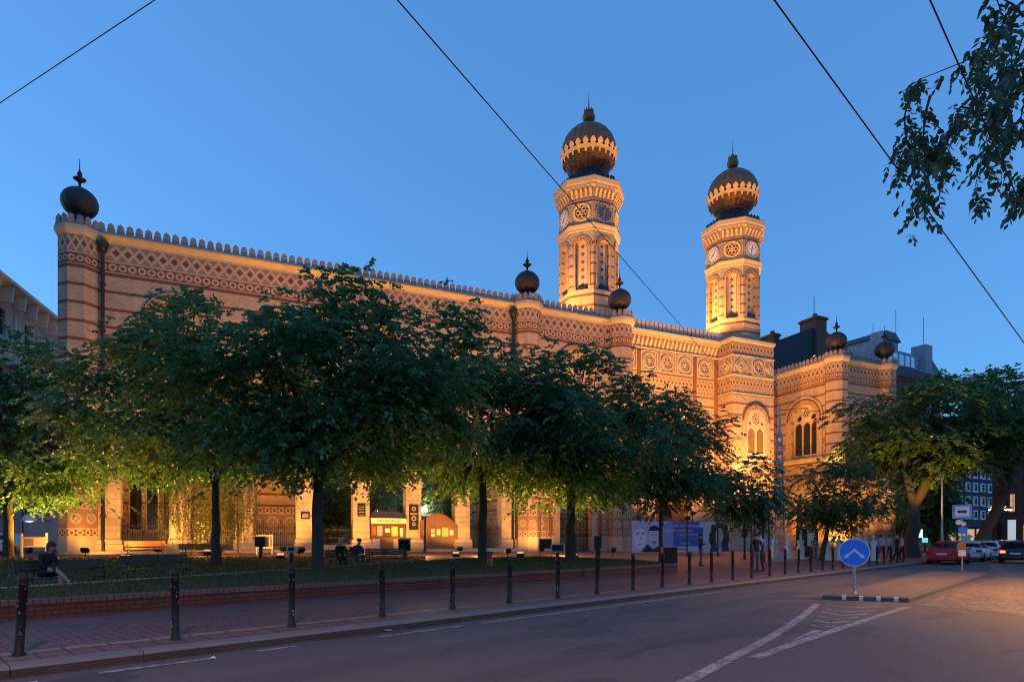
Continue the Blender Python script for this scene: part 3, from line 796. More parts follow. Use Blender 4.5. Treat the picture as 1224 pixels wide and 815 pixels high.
def pave_mat():
    m, nt, b = newmat('red_paver_pavement', .7, 0, .35)
    uv = coords(nt); u, v, _ = sep(nt, uv); o = coords(nt, 'Object')
    def br(w, h, c1, c2, mo, ms=.012, off=.5):
        n = nt.nodes.new('ShaderNodeTexBrick'); nt.links.new(uv.k, n.inputs['Vector']); n.inputs['Scale'].default_value = 1
        n.offset = off
        n.inputs['Brick Width'].default_value = w; n.inputs['Row Height'].default_value = h; n.inputs['Mortar Size'].default_value = ms
        for k, c in (('Color1', c1), ('Color2', c2), ('Mortar', mo)): n.inputs[k].default_value = (*c, 1)
        return X(nt, n.outputs[0]), X(nt, n.outputs[1])
    c1, f1 = br(.3, .15, (.22, .1, .084), (.16, .08, .068), (.045, .035, .035))
    c2, f2 = br(.35, .45, (.22, .095, .075), (.17, .08, .065), (.05, .035, .03), .015, 0.)
    c3, f3 = br(.55, .5, (.27, .21, .16), (.22, .175, .135), (.06, .05, .045), .018, 0.)
    strip = v.between(1.0, 1.24)
    c = mixc(nt, v.lt(1.0), c1, c2); c = mixc(nt, strip, c, c3)
    pl = v.gt(5.6)
    c = mixc(nt, pl * .7, c, mixc(nt, .5, c1, (.17, .095, .07)))
    g = noise(nt, o, .5, 5, .65); g2 = noise(nt, o, 4, 4, .7)
    c = mixc(nt, 1., c, mixc(nt, g * .5 + g2 * .5, (.55, .55, .57), (1.4, 1.38, 1.35)), 'MULTIPLY')
    gum = noise(nt, o, 11, 1).gt(.77)
    c = mixc(nt, gum * .5, c, (.05, .045, .045))
    setc(nt, b, c); bump(nt, b, (f1 * -1.) + g2 * .5, .4, .008)
    nt.links.new((g2 * .35 + .42).k, b.inputs['Roughness'])
    return m
M['road'] = road_mat(); M['paint'] = paint_mat(); M['pave'] = pave_mat()
M['kerb'] = ashlar('granite_kerb', (.19, .185, .185), 1.4, 30)
mb = MB(); mb.face([(-600, -600, 0), (600, -600, 0), (600, 900, 0), (-600, 900, 0)]); tag(mb.build('road', M['road']), kind='structure')
A0, A1 = -70., 150.
mb = MB(); bs = [.36, 1.5, 3, 5.5] + [5.5 + 2 * k for k in range(1, 14)] + [45, 70, 140]
as_ = [A0 + (A1 - A0) * k / 10 for k in range(11)]
mb.grid([[tuple(G(a, b, .13 + .5 * min(1, max(0, (b - 5.5) / 24)))) for a in as_] for b in bs], False, lambda i, j: (as_[min(j, 10)], bs[min(i, len(bs) - 1)]), 0, False)
tag(mb.build('pavement', M['pave']), kind='structure')
mb = MB()
for k in range(int((A1 - A0) / 1.4)):
    a = A0 + k * 1.4; e = .006
    def pp(a, b, z): return G(a, b, z)
    q0 = [pp(a + e, -.02, -.05), pp(a + e, 0, .1), pp(a + e, .035, .134), pp(a + e, .36, .137)]
    q1 = [pp(a + 1.4 - e, -.02, -.05), pp(a + 1.4 - e, 0, .1), pp(a + 1.4 - e, .035, .134), pp(a + 1.4 - e, .36, .137)]
    for i in range(3): mb.face([q0[i], q1[i], q1[i + 1], q0[i + 1]], None, 1 if i == 0 else 0)
    mb.face(q0); mb.face(q1[::-1])
mb.face([G(A0, .01, .08), G(A1, .01, .08), G(A1, .4, .126), G(A0, .4, .126)])
tag(mb.build('kerb', [plain('granite_kerb_stone', (.16, .148, .145), .75, 0, .3, 2.5, .4, .4), plain('grimy_kerb_face', (.06, .043, .034), .85, 0, .4, 3., .3, .4)]), kind='structure')
# opposite pavement, behind and beside the camera
mb = MB(); mb.box(A0, A1, -30, -12.2, -.05, .14, mat=Matrix.Translation(K0) @ Matrix(((RD.x, BL.x, 0, 0), (RD.y, BL.y, 0, 0), (0, 0, 1, 0), (0, 0, 0, 1))))
tag(mb.build('far_pavement', M['pave']), kind='structure')
# markings
def strip_poly(mb, pts, w, z=.004):
    P = [Vector((p[0], p[1], z)) for p in pts]; L, Rr = [], []
    for i, p in enumerate(P):
        d = (P[min(i + 1, len(P) - 1)] - P[max(i - 1, 0)]).normalized(); n = Vector((-d.y, d.x, 0)) * (w / 2)
        L.append(p + n); Rr.append(p - n)
    for i in range(len(P) - 1): mb.face([L[i], Rr[i], Rr[i + 1], L[i + 1]])
def gp(px, py, z=0.):
    d = F * (EYE - z) / (py - HY); return Vector((gx(px, d), d, z))
mb = MB()
for a0, a1, bb, w in ((-9.6, -8.2, -.42, .1), (-7.6, -6.3, -.40, .12), (-5.6, -5.0, -.3, .12), (-3.6, -1.7, -.42, .12), (-1.3, 9.5, -.42, .13)):
    strip_poly(mb, [G(a0, bb), G(a1, bb)], w)
lane = [gp(x, y) for x, y in ((977, 721), (960, 736), (935, 753), (905, 770), (870, 788), (840, 804), (812, 818), (760, 850))]
strip_poly(mb, lane, .17)
strip_poly(mb, [gp(1084, 725), gp(1040, 739), gp(985, 757), gp(940, 772), gp(902, 786)], .17)
def inter(y0, x0, x1): pass
for (xa, ya, xb, yb, xc, yc) in ((986, 722, 1020, 726, 1058, 724), (985, 727, 1012, 731, 1047, 729), (982, 731, 1008, 735.5, 1037, 733), (979, 736, 1003, 740, 1028, 737), (973, 741, 994, 744.5, 1013, 742), (970, 746.5, 983, 749, 1000, 748)):
    strip_poly(mb, [gp(xa, ya), gp(xb, yb), gp(xc, yc)], .12)
mb.face([gp(944, 766, .004), gp(972, 752, .004), gp(984, 753.5, .004)])
tag(mb.build('road_markings', M['paint']), kind='structure')
def sett_mat():
    m, nt, b = newmat('worn_granite_setts', .5, 0, .5)
    o = coords(nt, 'Object'); vo = nt.nodes.new('ShaderNodeTexVoronoi'); vo.feature = 'DISTANCE_TO_EDGE'; vo.inputs['Scale'].default_value = 7.5; vo.inputs['Randomness'].default_value = .55; nt.links.new(o.k, vo.inputs['Vector'])
    v2 = nt.nodes.new('ShaderNodeTexVoronoi'); v2.inputs['Scale'].default_value = 7.5; v2.inputs['Randomness'].default_value = .55; nt.links.new(o.k, v2.inputs['Vector'])
    e = X(nt, vo.outputs[0]); cell, _, _ = sep(nt, X(nt, v2.outputs[1]))
    c = mixc(nt, cell, (.15, .10, .055), (.30, .205, .105)); c = mixc(nt, e.lt(.07), c, (.025, .02, .018)); c = mixc(nt, 1., c, mixc(nt, noise(nt, o, .8, 4), (.7, .7, .7), (1.2, 1.2, 1.2)), 'MULTIPLY')
    setc(nt, b, c); bump(nt, b, e.mn(.22 + e * 0.), .9, .05); return m
mb = MB(); mb.face([gp(1096, 723.5, .004), gp(1150, 727, .004), gp(1232, 735.5, .004), gp(1420, 752, .004), gp(1420, 692, .004), gp(1187.5, 689.5, .004)]); tag(mb.build('cobbled_strip', sett_mat()), kind='structure')
# traffic island
IS = [Vector((8.35, 16.75, 0)), Vector((10.2, 16.0, 0)), Vector((20.9, 27.3, 0)), Vector((21.0, 27.9, 0)), Vector((19.6, 29.2, 0)), Vector((19.2, 28.9, 0))]
mb = MB(); mb.sweep([(p.x, p.y) for p in IS], [(0, -.05), (0, .1), (-.03, .125), (-.2, .13)], closed=True, m=0, cap=False)
c = [(p.x, p.y) for p in IS]
mb2 = MB(); mb2.sweep(c, [(-.15, .12), (-.19, .1345)], closed=True, cap=True)
isl = mb.build('traffic_island', plain('island_kerb_stone', (.09, .082, .078), .75, 0, .3, 2.5, .4, .4)); tag(isl, kind='structure')
i2 = mb2.build('island_paving', plain('island_concrete', (.135, .1, .083), .8, 0, .3, 2, .4, .4), isl); tag(i2, kind='structure')
mb = MB(); e = (IS[1] - IS[0])
for k in range(4):
    p = IS[0] + e * (.26 + .2 * k); d = e.normalized(); n = Vector((d.y, -d.x, 0)) * .006
    mb.face([p + n + EZ * .01 - d * .05, p + n + EZ * .01 + d * .05, p + n + EZ * .1 + d * .05, p + n + EZ * .1 - d * .05])
    mb.face([p + EZ * .104 + n - d * .05, p + EZ * .104 + n + d * .05, p - n * 5 + EZ * .134 + d * .05, p - n * 5 + EZ * .134 - d * .05])
tag(mb.build('kerb_reflectors', plain('reflector_white', (.6, .58, .55), .5)), kind='structure')

# lawns and their walls
def grass_mat():
    m, nt, b = newmat('short_lawn', .85, 0, .2)
    o = coords(nt, 'Object'); f = noise(nt, o, .7, 5, .65); f2 = noise(nt, o, 22, 3, .7); f3 = noise(nt, o, 2.5, 4, .6)
    c = mixc(nt, f3, (.06, .042, .008), (.125, .085, .018)); c = mixc(nt, f2.gt(.58) * .5, c, (.10, .12, .04))
    c = mixc(nt, (f - .52) * 3.5 * f.gt(.52), c, (.11, .085, .05))
    setc(nt, b, c); bump(nt, b, f2, .8, .03); return m
M['lawn'] = grass_mat()
edge0, edge1 = Vector((-14.6, 8.2, 0)), Vector((-2.1, 33.6, 0))
near = [G(-32, 5.72), G(16.0, 5.72), Vector((7.3, 29.3, 0)), Vector((5.9, 33.2, 0)), Vector((1.6, 36.2, 0)), edge1, Vector((-7.25, 23.2, 0)), Vector((-10.4, 16.7, 0)), edge0, G(-32, 12)]
def lz(p): b = ab(p)[1]; return .46 + .012 * max(0, b - 5.7)
def slab(name, poly, mat):
    mb = MB(); P = [Vector((p[0], p[1], lz(p))) for p in poly]
    for t in tessellate_polygon([[Vector((p.x, p.y, 0)) for p in P]]): mb.face([P[k] for k in t])
    for k in range(len(P)):
        a, b = P[k], P[(k + 1) % len(P)]; mb.face([a, Vector((a.x, a.y, 0)), Vector((b.x, b.y, 0)), b])
    return tag(mb.build(name, mat), kind='structure')
slab('lawn', near, M['lawn'])
nrm = Vector((-.9, .43, 0))
back = [Vector((-7.3 - 3.0, 19.2 + .9, 0)) + Vector((-3.4, -7.5, 0)), Vector((-2.6 - 2.3, 34.6 + .6, 0)), W(-21, -9.5), W(-46, -9.5), Vector((-34, 17, 0))]
def lz2(p): return hgt(*p[:2]) + .06
P = back; mb = MB(); Q = [Vector((p.x, p.y, lz2(p))) for p in P]
for t in tessellate_polygon([[Vector((p.x, p.y, 0)) for p in P]]): mb.face([Q[k] for k in t])
for k in range(len(Q)):
    a, b_ = Q[k], Q[(k + 1) % len(Q)]; mb.face([a, a - EZ * .5, b_ - EZ * .5, b_])
tag(mb.build('back_lawn', M['lawn']), kind='structure')
M['redbrick'] = ashlar('red_wall_brick', (.17, .052, .034), .26, .09)
M['redcap'] = ashlar('red_coping_brick', (.2, .1, .08), .12, .5)
def wall_poly(name, pts, w, z0, zf, mats, label, cap=.09):
    root = thing(name, label, 'low wall', pts[0])
    inv = -Vector(pts[0])
    mb = MB(); mc = MB()
    for a, b_ in zip(pts, pts[1:]):
        a, b_ = Vector(a), Vector(b_); d = (b_ - a).normalized(); n = Vector((-d.y, d.x, 0)) * w
        za, zb = zf(a), zf(b_)
        L = (b_ - a).length
        def box(m, o0, o1, zl0, zl1, zh0, zh1):
            q = [a - n.normalized() * o0, b_ - n.normalized() * o0, b_ + n + n.normalized() * o1, a + n + n.normalized() * o1]
            lo = [q[0] + EZ * zl0, q[1] + EZ * zl1, q[2] + EZ * zl1, q[3] + EZ * zl0]; hi = [q[0] + EZ * zh0, q[1] + EZ * zh1, q[2] + EZ * zh1, q[3] + EZ * zh0]
            uvr = lambda f: None
            for i in range(4):
                j = (i + 1) % 4
                m.face([lo[i] + inv, lo[j] + inv, hi[j] + inv, hi[i] + inv])
            m.face([p + inv for p in hi], [(0, 0), (L, 0), (L, w), (0, w)])
        box(mb, 0, 0, z0, z0, za - cap, zb - cap); box(mc, .025, .0, za - cap, zb - cap, za, zb)
    mb.build('wall_body', mats[0], root); mc.build('coping', mats[1], root)
    return root
wall_poly('planter_wall', [G(-32, 5.36), G(16.2, 5.36), Vector((7.75, 29.4, 0)), Vector((6.2, 33.5, 0)), Vector((1.7, 36.6, 0))], .35, 0, lambda p: lz(p) + .03, (M['redbrick'], M['redcap']), 'low dark red brick wall holding up the lawn along the pavement')
wall_poly('lawn_edging', [edge0, Vector((-10.4, 16.7, 0)), Vector((-7.25, 23.2, 0)), edge1], .12, 0, lambda p: lz(p) + .03, (M['stone'], M['stone']), 'thin pale stone edging behind the near lawn strip', .05)
# grass blades
def blades(name, poly, n, zf, seed, ymax=99):
    rng = np.random.default_rng(seed); xs = np.array([p.x for p in poly]); ys = np.array([p.y for p in poly])
    pts = []; tri = tessellate_polygon([[Vector((p.x, p.y, 0)) for p in poly]])
    ar = []
    for t in tri:
        a, b_, c = [np.array((poly[k].x, poly[k].y)) for k in t]; ar.append(abs((b_ - a)[0] * (c - a)[1] - (b_ - a)[1] * (c - a)[0]) / 2)
    ar = np.array(ar); ar /= ar.sum()
    idx = rng.choice(len(tri), n, p=ar); r1 = np.sqrt(rng.random(n)); r2 = rng.random(n)
    T = np.array([[(poly[k].x, poly[k].y) for k in t] for t in tri])[idx]
    p = T[:, 0] * (1 - r1)[:, None] + T[:, 1] * (r1 * (1 - r2))[:, None] + T[:, 2] * (r1 * r2)[:, None]
    keep = (p[:, 1] > 8) & (np.abs(p[:, 0] / p[:, 1]) < .9) & (p[:, 1] < ymax); p = p[keep]; n = len(p)
    z = np.array([zf(q) for q in p])
    a = rng.random(n) * 2 * PI; h = rng.uniform(.03, .085, n); w = rng.uniform(.006, .012, n) * (1 + p[:, 1] / 25)
    dx, dy = np.cos(a), np.sin(a); l = rng.normal(0, .03, (n, 2))
    V = np.zeros((n, 3, 3)); V[:, 0] = np.stack([p[:, 0] - dx * w, p[:, 1] - dy * w, z - .01], 1); V[:, 1] = np.stack([p[:, 0] + dx * w, p[:, 1] + dy * w, z - .01], 1)
    V[:, 2] = np.stack([p[:, 0] + l[:, 0], p[:, 1] + l[:, 1], z + h], 1)
    return tag(quads_obj(name, V, M['blade']), 'short dusk lit lawn grass behind the brick wall' if seed == 1 else 'lamp lit lawn grass beyond the benches', 'grass', kind='stuff')
M['blade'] = plain('grass_blade', (.075, .075, .017), .7, 0, .5, 1.2)
blades('grass', near, 70000, lz, 1); blades('grass', back, 40000, lz2, 2, 45)
# ------------------------------------------------------------------ trees
def leaf_mat(name, c1, c2):
    m = bpy.data.materials.new(name); m.use_nodes = True; nt = m.node_tree
    nt.nodes.remove(nt.nodes['Principled BSDF']); out = nt.nodes['Material Output']
    o = coords(nt, 'Object'); f = noise(nt, o, 1.1, 3, .6); f2 = noise(nt, o, 14, 2)
    c = mixc(nt, ((f * .5 + f2 * .5) - .5) * 3.2 + .42, c1, c2)
    d = nt.nodes.new('ShaderNodeBsdfDiffuse'); t = nt.nodes.new('ShaderNodeBsdfTranslucent'); g = nt.nodes.new('ShaderNodeBsdfGlossy'); g.inputs['Roughness'].default_value = .38
    tc = mixc(nt, .5, c, tuple(min(1, k * 1.6) for k in c2))
    nt.links.new(c.k, d.inputs[0]); nt.links.new(tc.k, t.inputs[0]); g.inputs[0].default_value = (.5, .5, .5, 1)
    m1 = nt.nodes.new('ShaderNodeMixShader'); m1.inputs[0].default_value = .45; nt.links.new(d.outputs[0], m1.inputs[1]); nt.links.new(t.outputs[0], m1.inputs[2])
    m2 = nt.nodes.new('ShaderNodeMixShader'); m2.inputs[0].default_value = .085; nt.links.new(m1.outputs[0], m2.inputs[1]); nt.links.new(g.outputs[0], m2.inputs[2])
    nt.links.new(m2.outputs[0], out.inputs[0]); return m
M['leaf'] = leaf_mat('green_leaf', (.016, .052, .021), (.115, .25, .085))
M['leaf2'] = leaf_mat('mid_green_leaf', (.04, .1, .03), (.13, .21, .06))
M['willow'] = leaf_mat('pale_willow_leaf', (.08, .1, .025), (.17, .17, .04))
def bark():
    m, nt, b = newmat('ridged_bark', .9, 0, .2)
    o = coords(nt, 'UV'); u, v, _ = sep(nt, o); ob = coords(nt, 'Object')
    f = noise(nt, comb(nt, u * 9, v * 1.6), 1.5, 4, .6)
    setc(nt, b, mixc(nt, f, (.03, .022, .017), (.11, .085, .065))); bump(nt, b, f, .9, .04); return m
M['bark'] = bark()
def sprays(rng, P, D, per, ll, lw, droop, length):
    """pinnate sprays at points P heading D -> (n*per,4,3) leaflets"""
    n = len(P)
    D = D / np.maximum(np.linalg.norm(D, axis=1, keepdims=True), 1e-6)
    up = np.array([0, 0, 1.]); S = np.cross(D, up); S /= np.maximum(np.linalg.norm(S, axis=1, keepdims=True), 1e-6)
    L = rng.uniform(.7, 1.25, n) * length
    out = []
    for k in range(per):
        f = (k // 2 + 1) / (per / 2 + .5); side = 1 if k % 2 else -1
        last = k == per - 1
        pos = P + D * (L * f)[:, None] + up * (-(droop * f * f) * L)[:, None]
        ldir = D * (.55 if not last else 1) + S * (side * (.8 if not last else 0)) + rng.normal(0, .22, (n, 3)) - up * (.25 + .3 * droop)
        ldir /= np.linalg.norm(ldir, axis=1, keepdims=True)
        nr = np.cross(ldir, rng.normal(0, .55, (n, 3)) + up); nr /= np.maximum(np.linalg.norm(nr, axis=1, keepdims=True), 1e-6)
        le = (ll * rng.uniform(.7, 1.2, n))[:, None]; wi = (lw * rng.uniform(.75, 1.2, n))[:, None]
        out.append(np.stack([pos, pos + ldir * le * .45 + nr * wi, pos + ldir * le, pos + ldir * le * .45 - nr * wi], 1))
    return np.concatenate(out)
def tree(name, label, cat, x, y, z0, top, tr, fork, crown, ncl, nsp, seed, mat, group, lean=(0, 0), per=11, ll=.19, lw=.06, pad=(1.15, .66), length=.46, limbs=5, flat=0., droop=.5, gapf=.0):
    rng = np.random.default_rng(seed); rnd = random.Random(seed)
    cx, cy, rx, ry, zl, zh = crown
    root = thing(name, label, cat, (x, y, z0), 0, group)
    zc, rz = (zl + zh) / 2, (zh - zl) / 2
    # cluster centres
    C = []
    tries = 0
    while len(C) < ncl and tries < 9000:
        tries += 1
        v = rng.normal(0, 1, 3); v /= np.linalg.norm(v); r = rng.uniform(.25, 1.) ** .55
        q = v * r
        if q[2] < -.35: q[2] *= .75
        wob = 1 + .24 * math.sin(3 * math.atan2(v[1], v[0]) + seed) + .16 * math.sin(5 * v[2] + seed * 2) + .16 * math.sin(5 * math.atan2(v[1], v[0]) + 4 * v[2] + seed * 3)
        p = np.array([cx + q[0] * rx * wob * (1 - flat * max(0, q[2])), cy + q[1] * ry * wob, zc + q[2] * rz])
        if any(np.linalg.norm((p - c) * (1, 1, 1.6)) < 1.0 * pad[0] * .62 for c in C): continue
        C.append(p)
    C = np.array(C)
    # wood
    mb = MB(); o = Vector((x, y, z0)); base = Vector((0, 0, 0)); fk = Vector((lean[0], lean[1], fork))
    tp = [base + Vector((0, 0, -.1))]; n = 7
    for k in range(1, n + 1):
        f = k / n; tp.append(fk * f + Vector((rnd.uniform(-.05, .05), rnd.uniform(-.05, .05), 0)) * (tr * 4) * math.sin(f * PI))
    mb.tube(tp, [tr * 1.45] + [tr * (1.12 - .32 * k / n) for k in range(1, n + 1)], 12)
    ends = []
    for k in range(limbs):
        a = 2 * PI * k / limbs + rnd.uniform(-.4, .4); el = rnd.uniform(.35, .75)
        tgt = Vector((cx - x + math.cos(a) * rx * .55, cy - y + math.sin(a) * ry * .55, zc - z0 + rz * (el - .35)))
        mid = fk.lerp(tgt, .5) + Vector((rnd.uniform(-.3, .3), rnd.uniform(-.3, .3), rnd.uniform(.1, .5)))
        pts = [fk - Vector((0, 0, .15)), fk.lerp(mid, .5) + Vector((rnd.uniform(-.1, .1), rnd.uniform(-.1, .1), .1)), mid, mid.lerp(tgt, .55) + Vector((0, 0, .12)), tgt]
        mb.tube(pts, [tr * .72, tr * .55, tr * .42, tr * .3, tr * .2], 8); ends += [(pts[2], tr * .28), (pts[3], tr * .24), (pts[4], tr * .2), (pts[1], tr * .3)]
    lead = [fk - Vector((0, 0, .1)), fk.lerp(Vector((cx - x, cy - y, zc - z0 + rz * .5)), .5), Vector((cx - x, cy - y, zc - z0 + rz * .55))]
    mb.tube(lead, [tr * .75, tr * .45, tr * .15], 8); ends += [(lead[1], tr * .25), (lead[2], tr * .15)]
    for c in C:
        t = Vector(c) - o
        e, r_ = min(ends, key=lambda q: (q[0] - t).length)
        m = e.lerp(t, .5) + Vector((rnd.uniform(-.15, .15), rnd.uniform(-.15, .15), rnd.uniform(0, .3)))
        mb.tube([e, m, t], [min(r_, .05), .025, .008], 5)
    mb.build('trunk', M['bark'], root)
    # leaves
    w = rng.uniform(.6, 1.4, len(C))
    w /= w.sum()
    idx = rng.choice(len(C), nsp, p=w)
    off = rng.normal(0, 1, (nsp, 3)) * np.array([pad[0] * .48, pad[0] * .48, pad[1] * .5])
    off[:, 2] -= .18 * (off[:, 0] ** 2 + off[:, 1] ** 2)      # pads arch downwards at their rims
    Pp = C[idx] + off - np.array([x, y, z0])
    D = off * np.array([1, 1, .35]) + rng.normal(0, .35, (nsp, 3)) * np.array([1, 1, .5]) + (C[idx] - np.array([cx, cy, zc])) * .12
    V = sprays(rng, Pp, D, per, ll, lw, droop, length)
    quads_obj('crown', V, mat, root)
    return root
GT = 'shade trees on the lawn in front of the synagogue'
tree('shade_tree', 'leftmost lawn tree, cut by the frame, lower leaves lit gold', 'tree', gx(10, 31), 31, .5, 11, .22, 3.4, (gx(30, 31), 31.5, 4.9, 3.8, 2.7, 11.2), 62, 4200, 1, M['leaf'], GT)
tree('shade_tree', 'slim lawn tree beside the weeping plants, its crown reaching high', 'tree', gx(258, 27.6), 27.6, .5, 12, .19, 3.6, (gx(222, 27.6), 28.2, 4.6, 3.8, 2.9, 12.3), 66, 4800, 2, M['leaf'], GT)
tree('shade_tree', 'biggest lawn tree with a wide dark crown above the seated couple', 'tree', gx(380, 21.4), 21.4, .5, 10.5, .19, 3.3, (gx(396, 21.4), 21.9, 4.9, 4.2, 2.8, 10.6), 84, 6400, 3, M['leaf'], GT, flat=.25)
tree('shade_tree', 'straight dark lawn tree standing behind the red hydrant', 'tree', gx(577, 29.5), 29.5, .5, 11, .2, 4.2, (gx(572, 29.5), 30, 4.5, 3.9, 2.9, 11.2), 68, 5000, 4, M['leaf'], GT)
tree('shade_tree', 'forked lawn tree with bright yellow lit leaves behind its trunk', 'tree', gx(682, 30.5), 30.5, .5, 10.4, .24, 2.9, (gx(694, 30.5), 30.8, 4.7, 3.8, 2.6, 10.8), 68, 4800, 5, M['leaf'], GT)
tree('shade_tree', 'thin stemmed tree in front of the purple banner', 'tree', gx(790, 34.6), 34.6, .3, 9.5, .11, 3.2, (gx(792, 34.6), 34.8, 3.8, 3.2, 2.5, 10.2), 46, 3300, 6, M['leaf'], GT, flat=.4)
tree('shade_tree', 'small sparse tree left of the grey lattice mast', 'tree', gx(912, 39), 39, .3, 6.5, .09, 2.4, (gx(893, 39), 39, 2.5, 2.0, 2.2, 6.9), 20, 1150, 7, M['leaf'], GT)
tree('shade_tree', 'small leaning tree behind the round blue arrow sign', 'tree', gx(982, 40.5), 40.5, .3, 6.6, .15, 2.3, (gx(1003, 40.5), 40.8, 3.6, 2.6, 1.9, 6.9), 28, 1500, 8, M['leaf2'], GT, lean=(.45, 0))
GS = 'big old street trees beside the road'
tree('street_tree', 'large old street tree with thick forked trunk left of the parked red car', 'tree', gx(1090, 49), 49, .13, 16, .5, 4.2, (gx(1124, 49), 49.6, 7.2, 5.4, 6.2, 15.0), 58, 4400, 9, M['leaf2'], GS, lean=(.3, .2), ll=.3, lw=.1, pad=(1.9, .7), length=.75, limbs=6)
rt = tree('street_tree', 'dark street tree whose curved trunk leans right over the parked cars', 'tree', gx(1163, 60), 60, .13, 17, .5, 6.0, (gx(1208, 60), 61, 7.2, 6, 8.2, 18), 60, 4600, 10, M['leaf'], GS, lean=(3.4, .3), ll=.3, lw=.1, pad=(1.9, .7), length=.75, limbs=5)
# foliage beyond the arcade (memorial garden) and along the side street
GG = 'dark garden trees seen through the arcade'
tree('garden_tree', 'dark garden tree seen through the arcade left of the ticket kiosk', 'tree', *W(-24.5, 9).to_2d(), .4, 8, .14, 2.2, (*W(-24.3, 9).to_2d(), 2.4, 2.2, 1.2, 8.2), 26, 1500, 21, M['leaf2'], GG)
tree('garden_tree', 'dark garden tree seen above the ticket kiosk', 'tree', *W(-20.6, 11).to_2d(), .4, 8, .14, 2.2, (*W(-20.6, 11).to_2d(), 2.3, 2.2, 1.4, 8.4), 24, 1400, 22, M['leaf2'], GG)
tree('garden_tree', 'dark garden tree seen right of the wooden shed', 'tree', *W(-14.4, 10).to_2d(), .4, 8, .14, 2.2, (*W(-14.6, 10).to_2d(), 2.0, 2.2, 1.2, 8.2), 22, 1300, 23, M['leaf2'], GG)
tree('street_tree', 'dense dark tree in the gap between the synagogue and the distant blocks', 'tree', gx(1118, 70), 70, .13, 11, .3, 3, (gx(1116, 70), 71, 2.2, 2.2, 1.2, 10), 48, 3600, 24, M['leaf'], GS, ll=.3, lw=.1, pad=(1.8, .8), length=.7)
# weeping plants hung with lamp light
def weeping(label, px, d, z0, top, rr, n, seed, tr=.09):
    rng = np.random.default_rng(seed); x = gx(px, d)
    root = thing('weeping_tree', label, 'tree', (x, d, z0), 0, 'pale weeping trees against the arcade pillars')
    mb = MB(); mb.tube([(0, 0, -.1), (.06, 0, 1.2), (-.04, .05, 2.6), (.05, 0, top - z0 - .6)], [tr * 1.3, tr, tr * .8, tr * .5], 8)
    S = []
    for k in range(n):
        a = rng.uniform(0, 2 * PI); r = rr * math.sqrt(rng.uniform(.04, 1)); hgt_ = top - z0 - .2 - 1.2 * (r / rr) ** 2 - rng.uniform(0, .5)
        bx, by = r * math.cos(a), r * math.sin(a) * .7; low = rng.uniform(.5, 2.2)
        if k % 3 == 0: mb.tube([(0, 0, top - z0 - .9), (bx * .5, by * .5, hgt_ + .25), (bx, by, hgt_)], [.03, .02, .008], 4)
        m = int((hgt_ - low) / .085)
        if m < 2: continue
        zz = np.linspace(hgt_, low, m); S.append(np.stack([bx + np.cumsum(rng.normal(0, .018, m)), by + np.cumsum(rng.normal(0, .018, m)), zz], 1))
    mb.build('trunk', M['bark'], root)
    P = np.concatenate(S); P = np.concatenate([P, P + rng.normal(0, .04, P.shape)]); nn = len(P)
    d_ = rng.normal(0, 1, (nn, 3)) * (.8, .8, .3) - np.array([0, 0, .9]); d_ /= np.linalg.norm(d_, axis=1, keepdims=True)
    sd = np.cross(d_, rng.normal(0, 1, (nn, 3))); sd /= np.linalg.norm(sd, axis=1, keepdims=True)
    l = rng.uniform(.09, .17, nn)[:, None]; w = rng.uniform(.014, .026, nn)[:, None]
    V = np.stack([P, P + d_ * l * .5 + sd * w, P + d_ * l, P + d_ * l * .5 - sd * w], 1)
    quads_obj('crown', V, M['willow'], root)
weeping('weeping tree with a dark stem and long hanging strands lit yellow', 231, 37, .55, 6.3, 2.1, 170, 31)
weeping('weeping strands lit brightest, covering the pillar right of the dark stem', 284, 38.6, .55, 6.4, 1.25, 150, 32, .06)
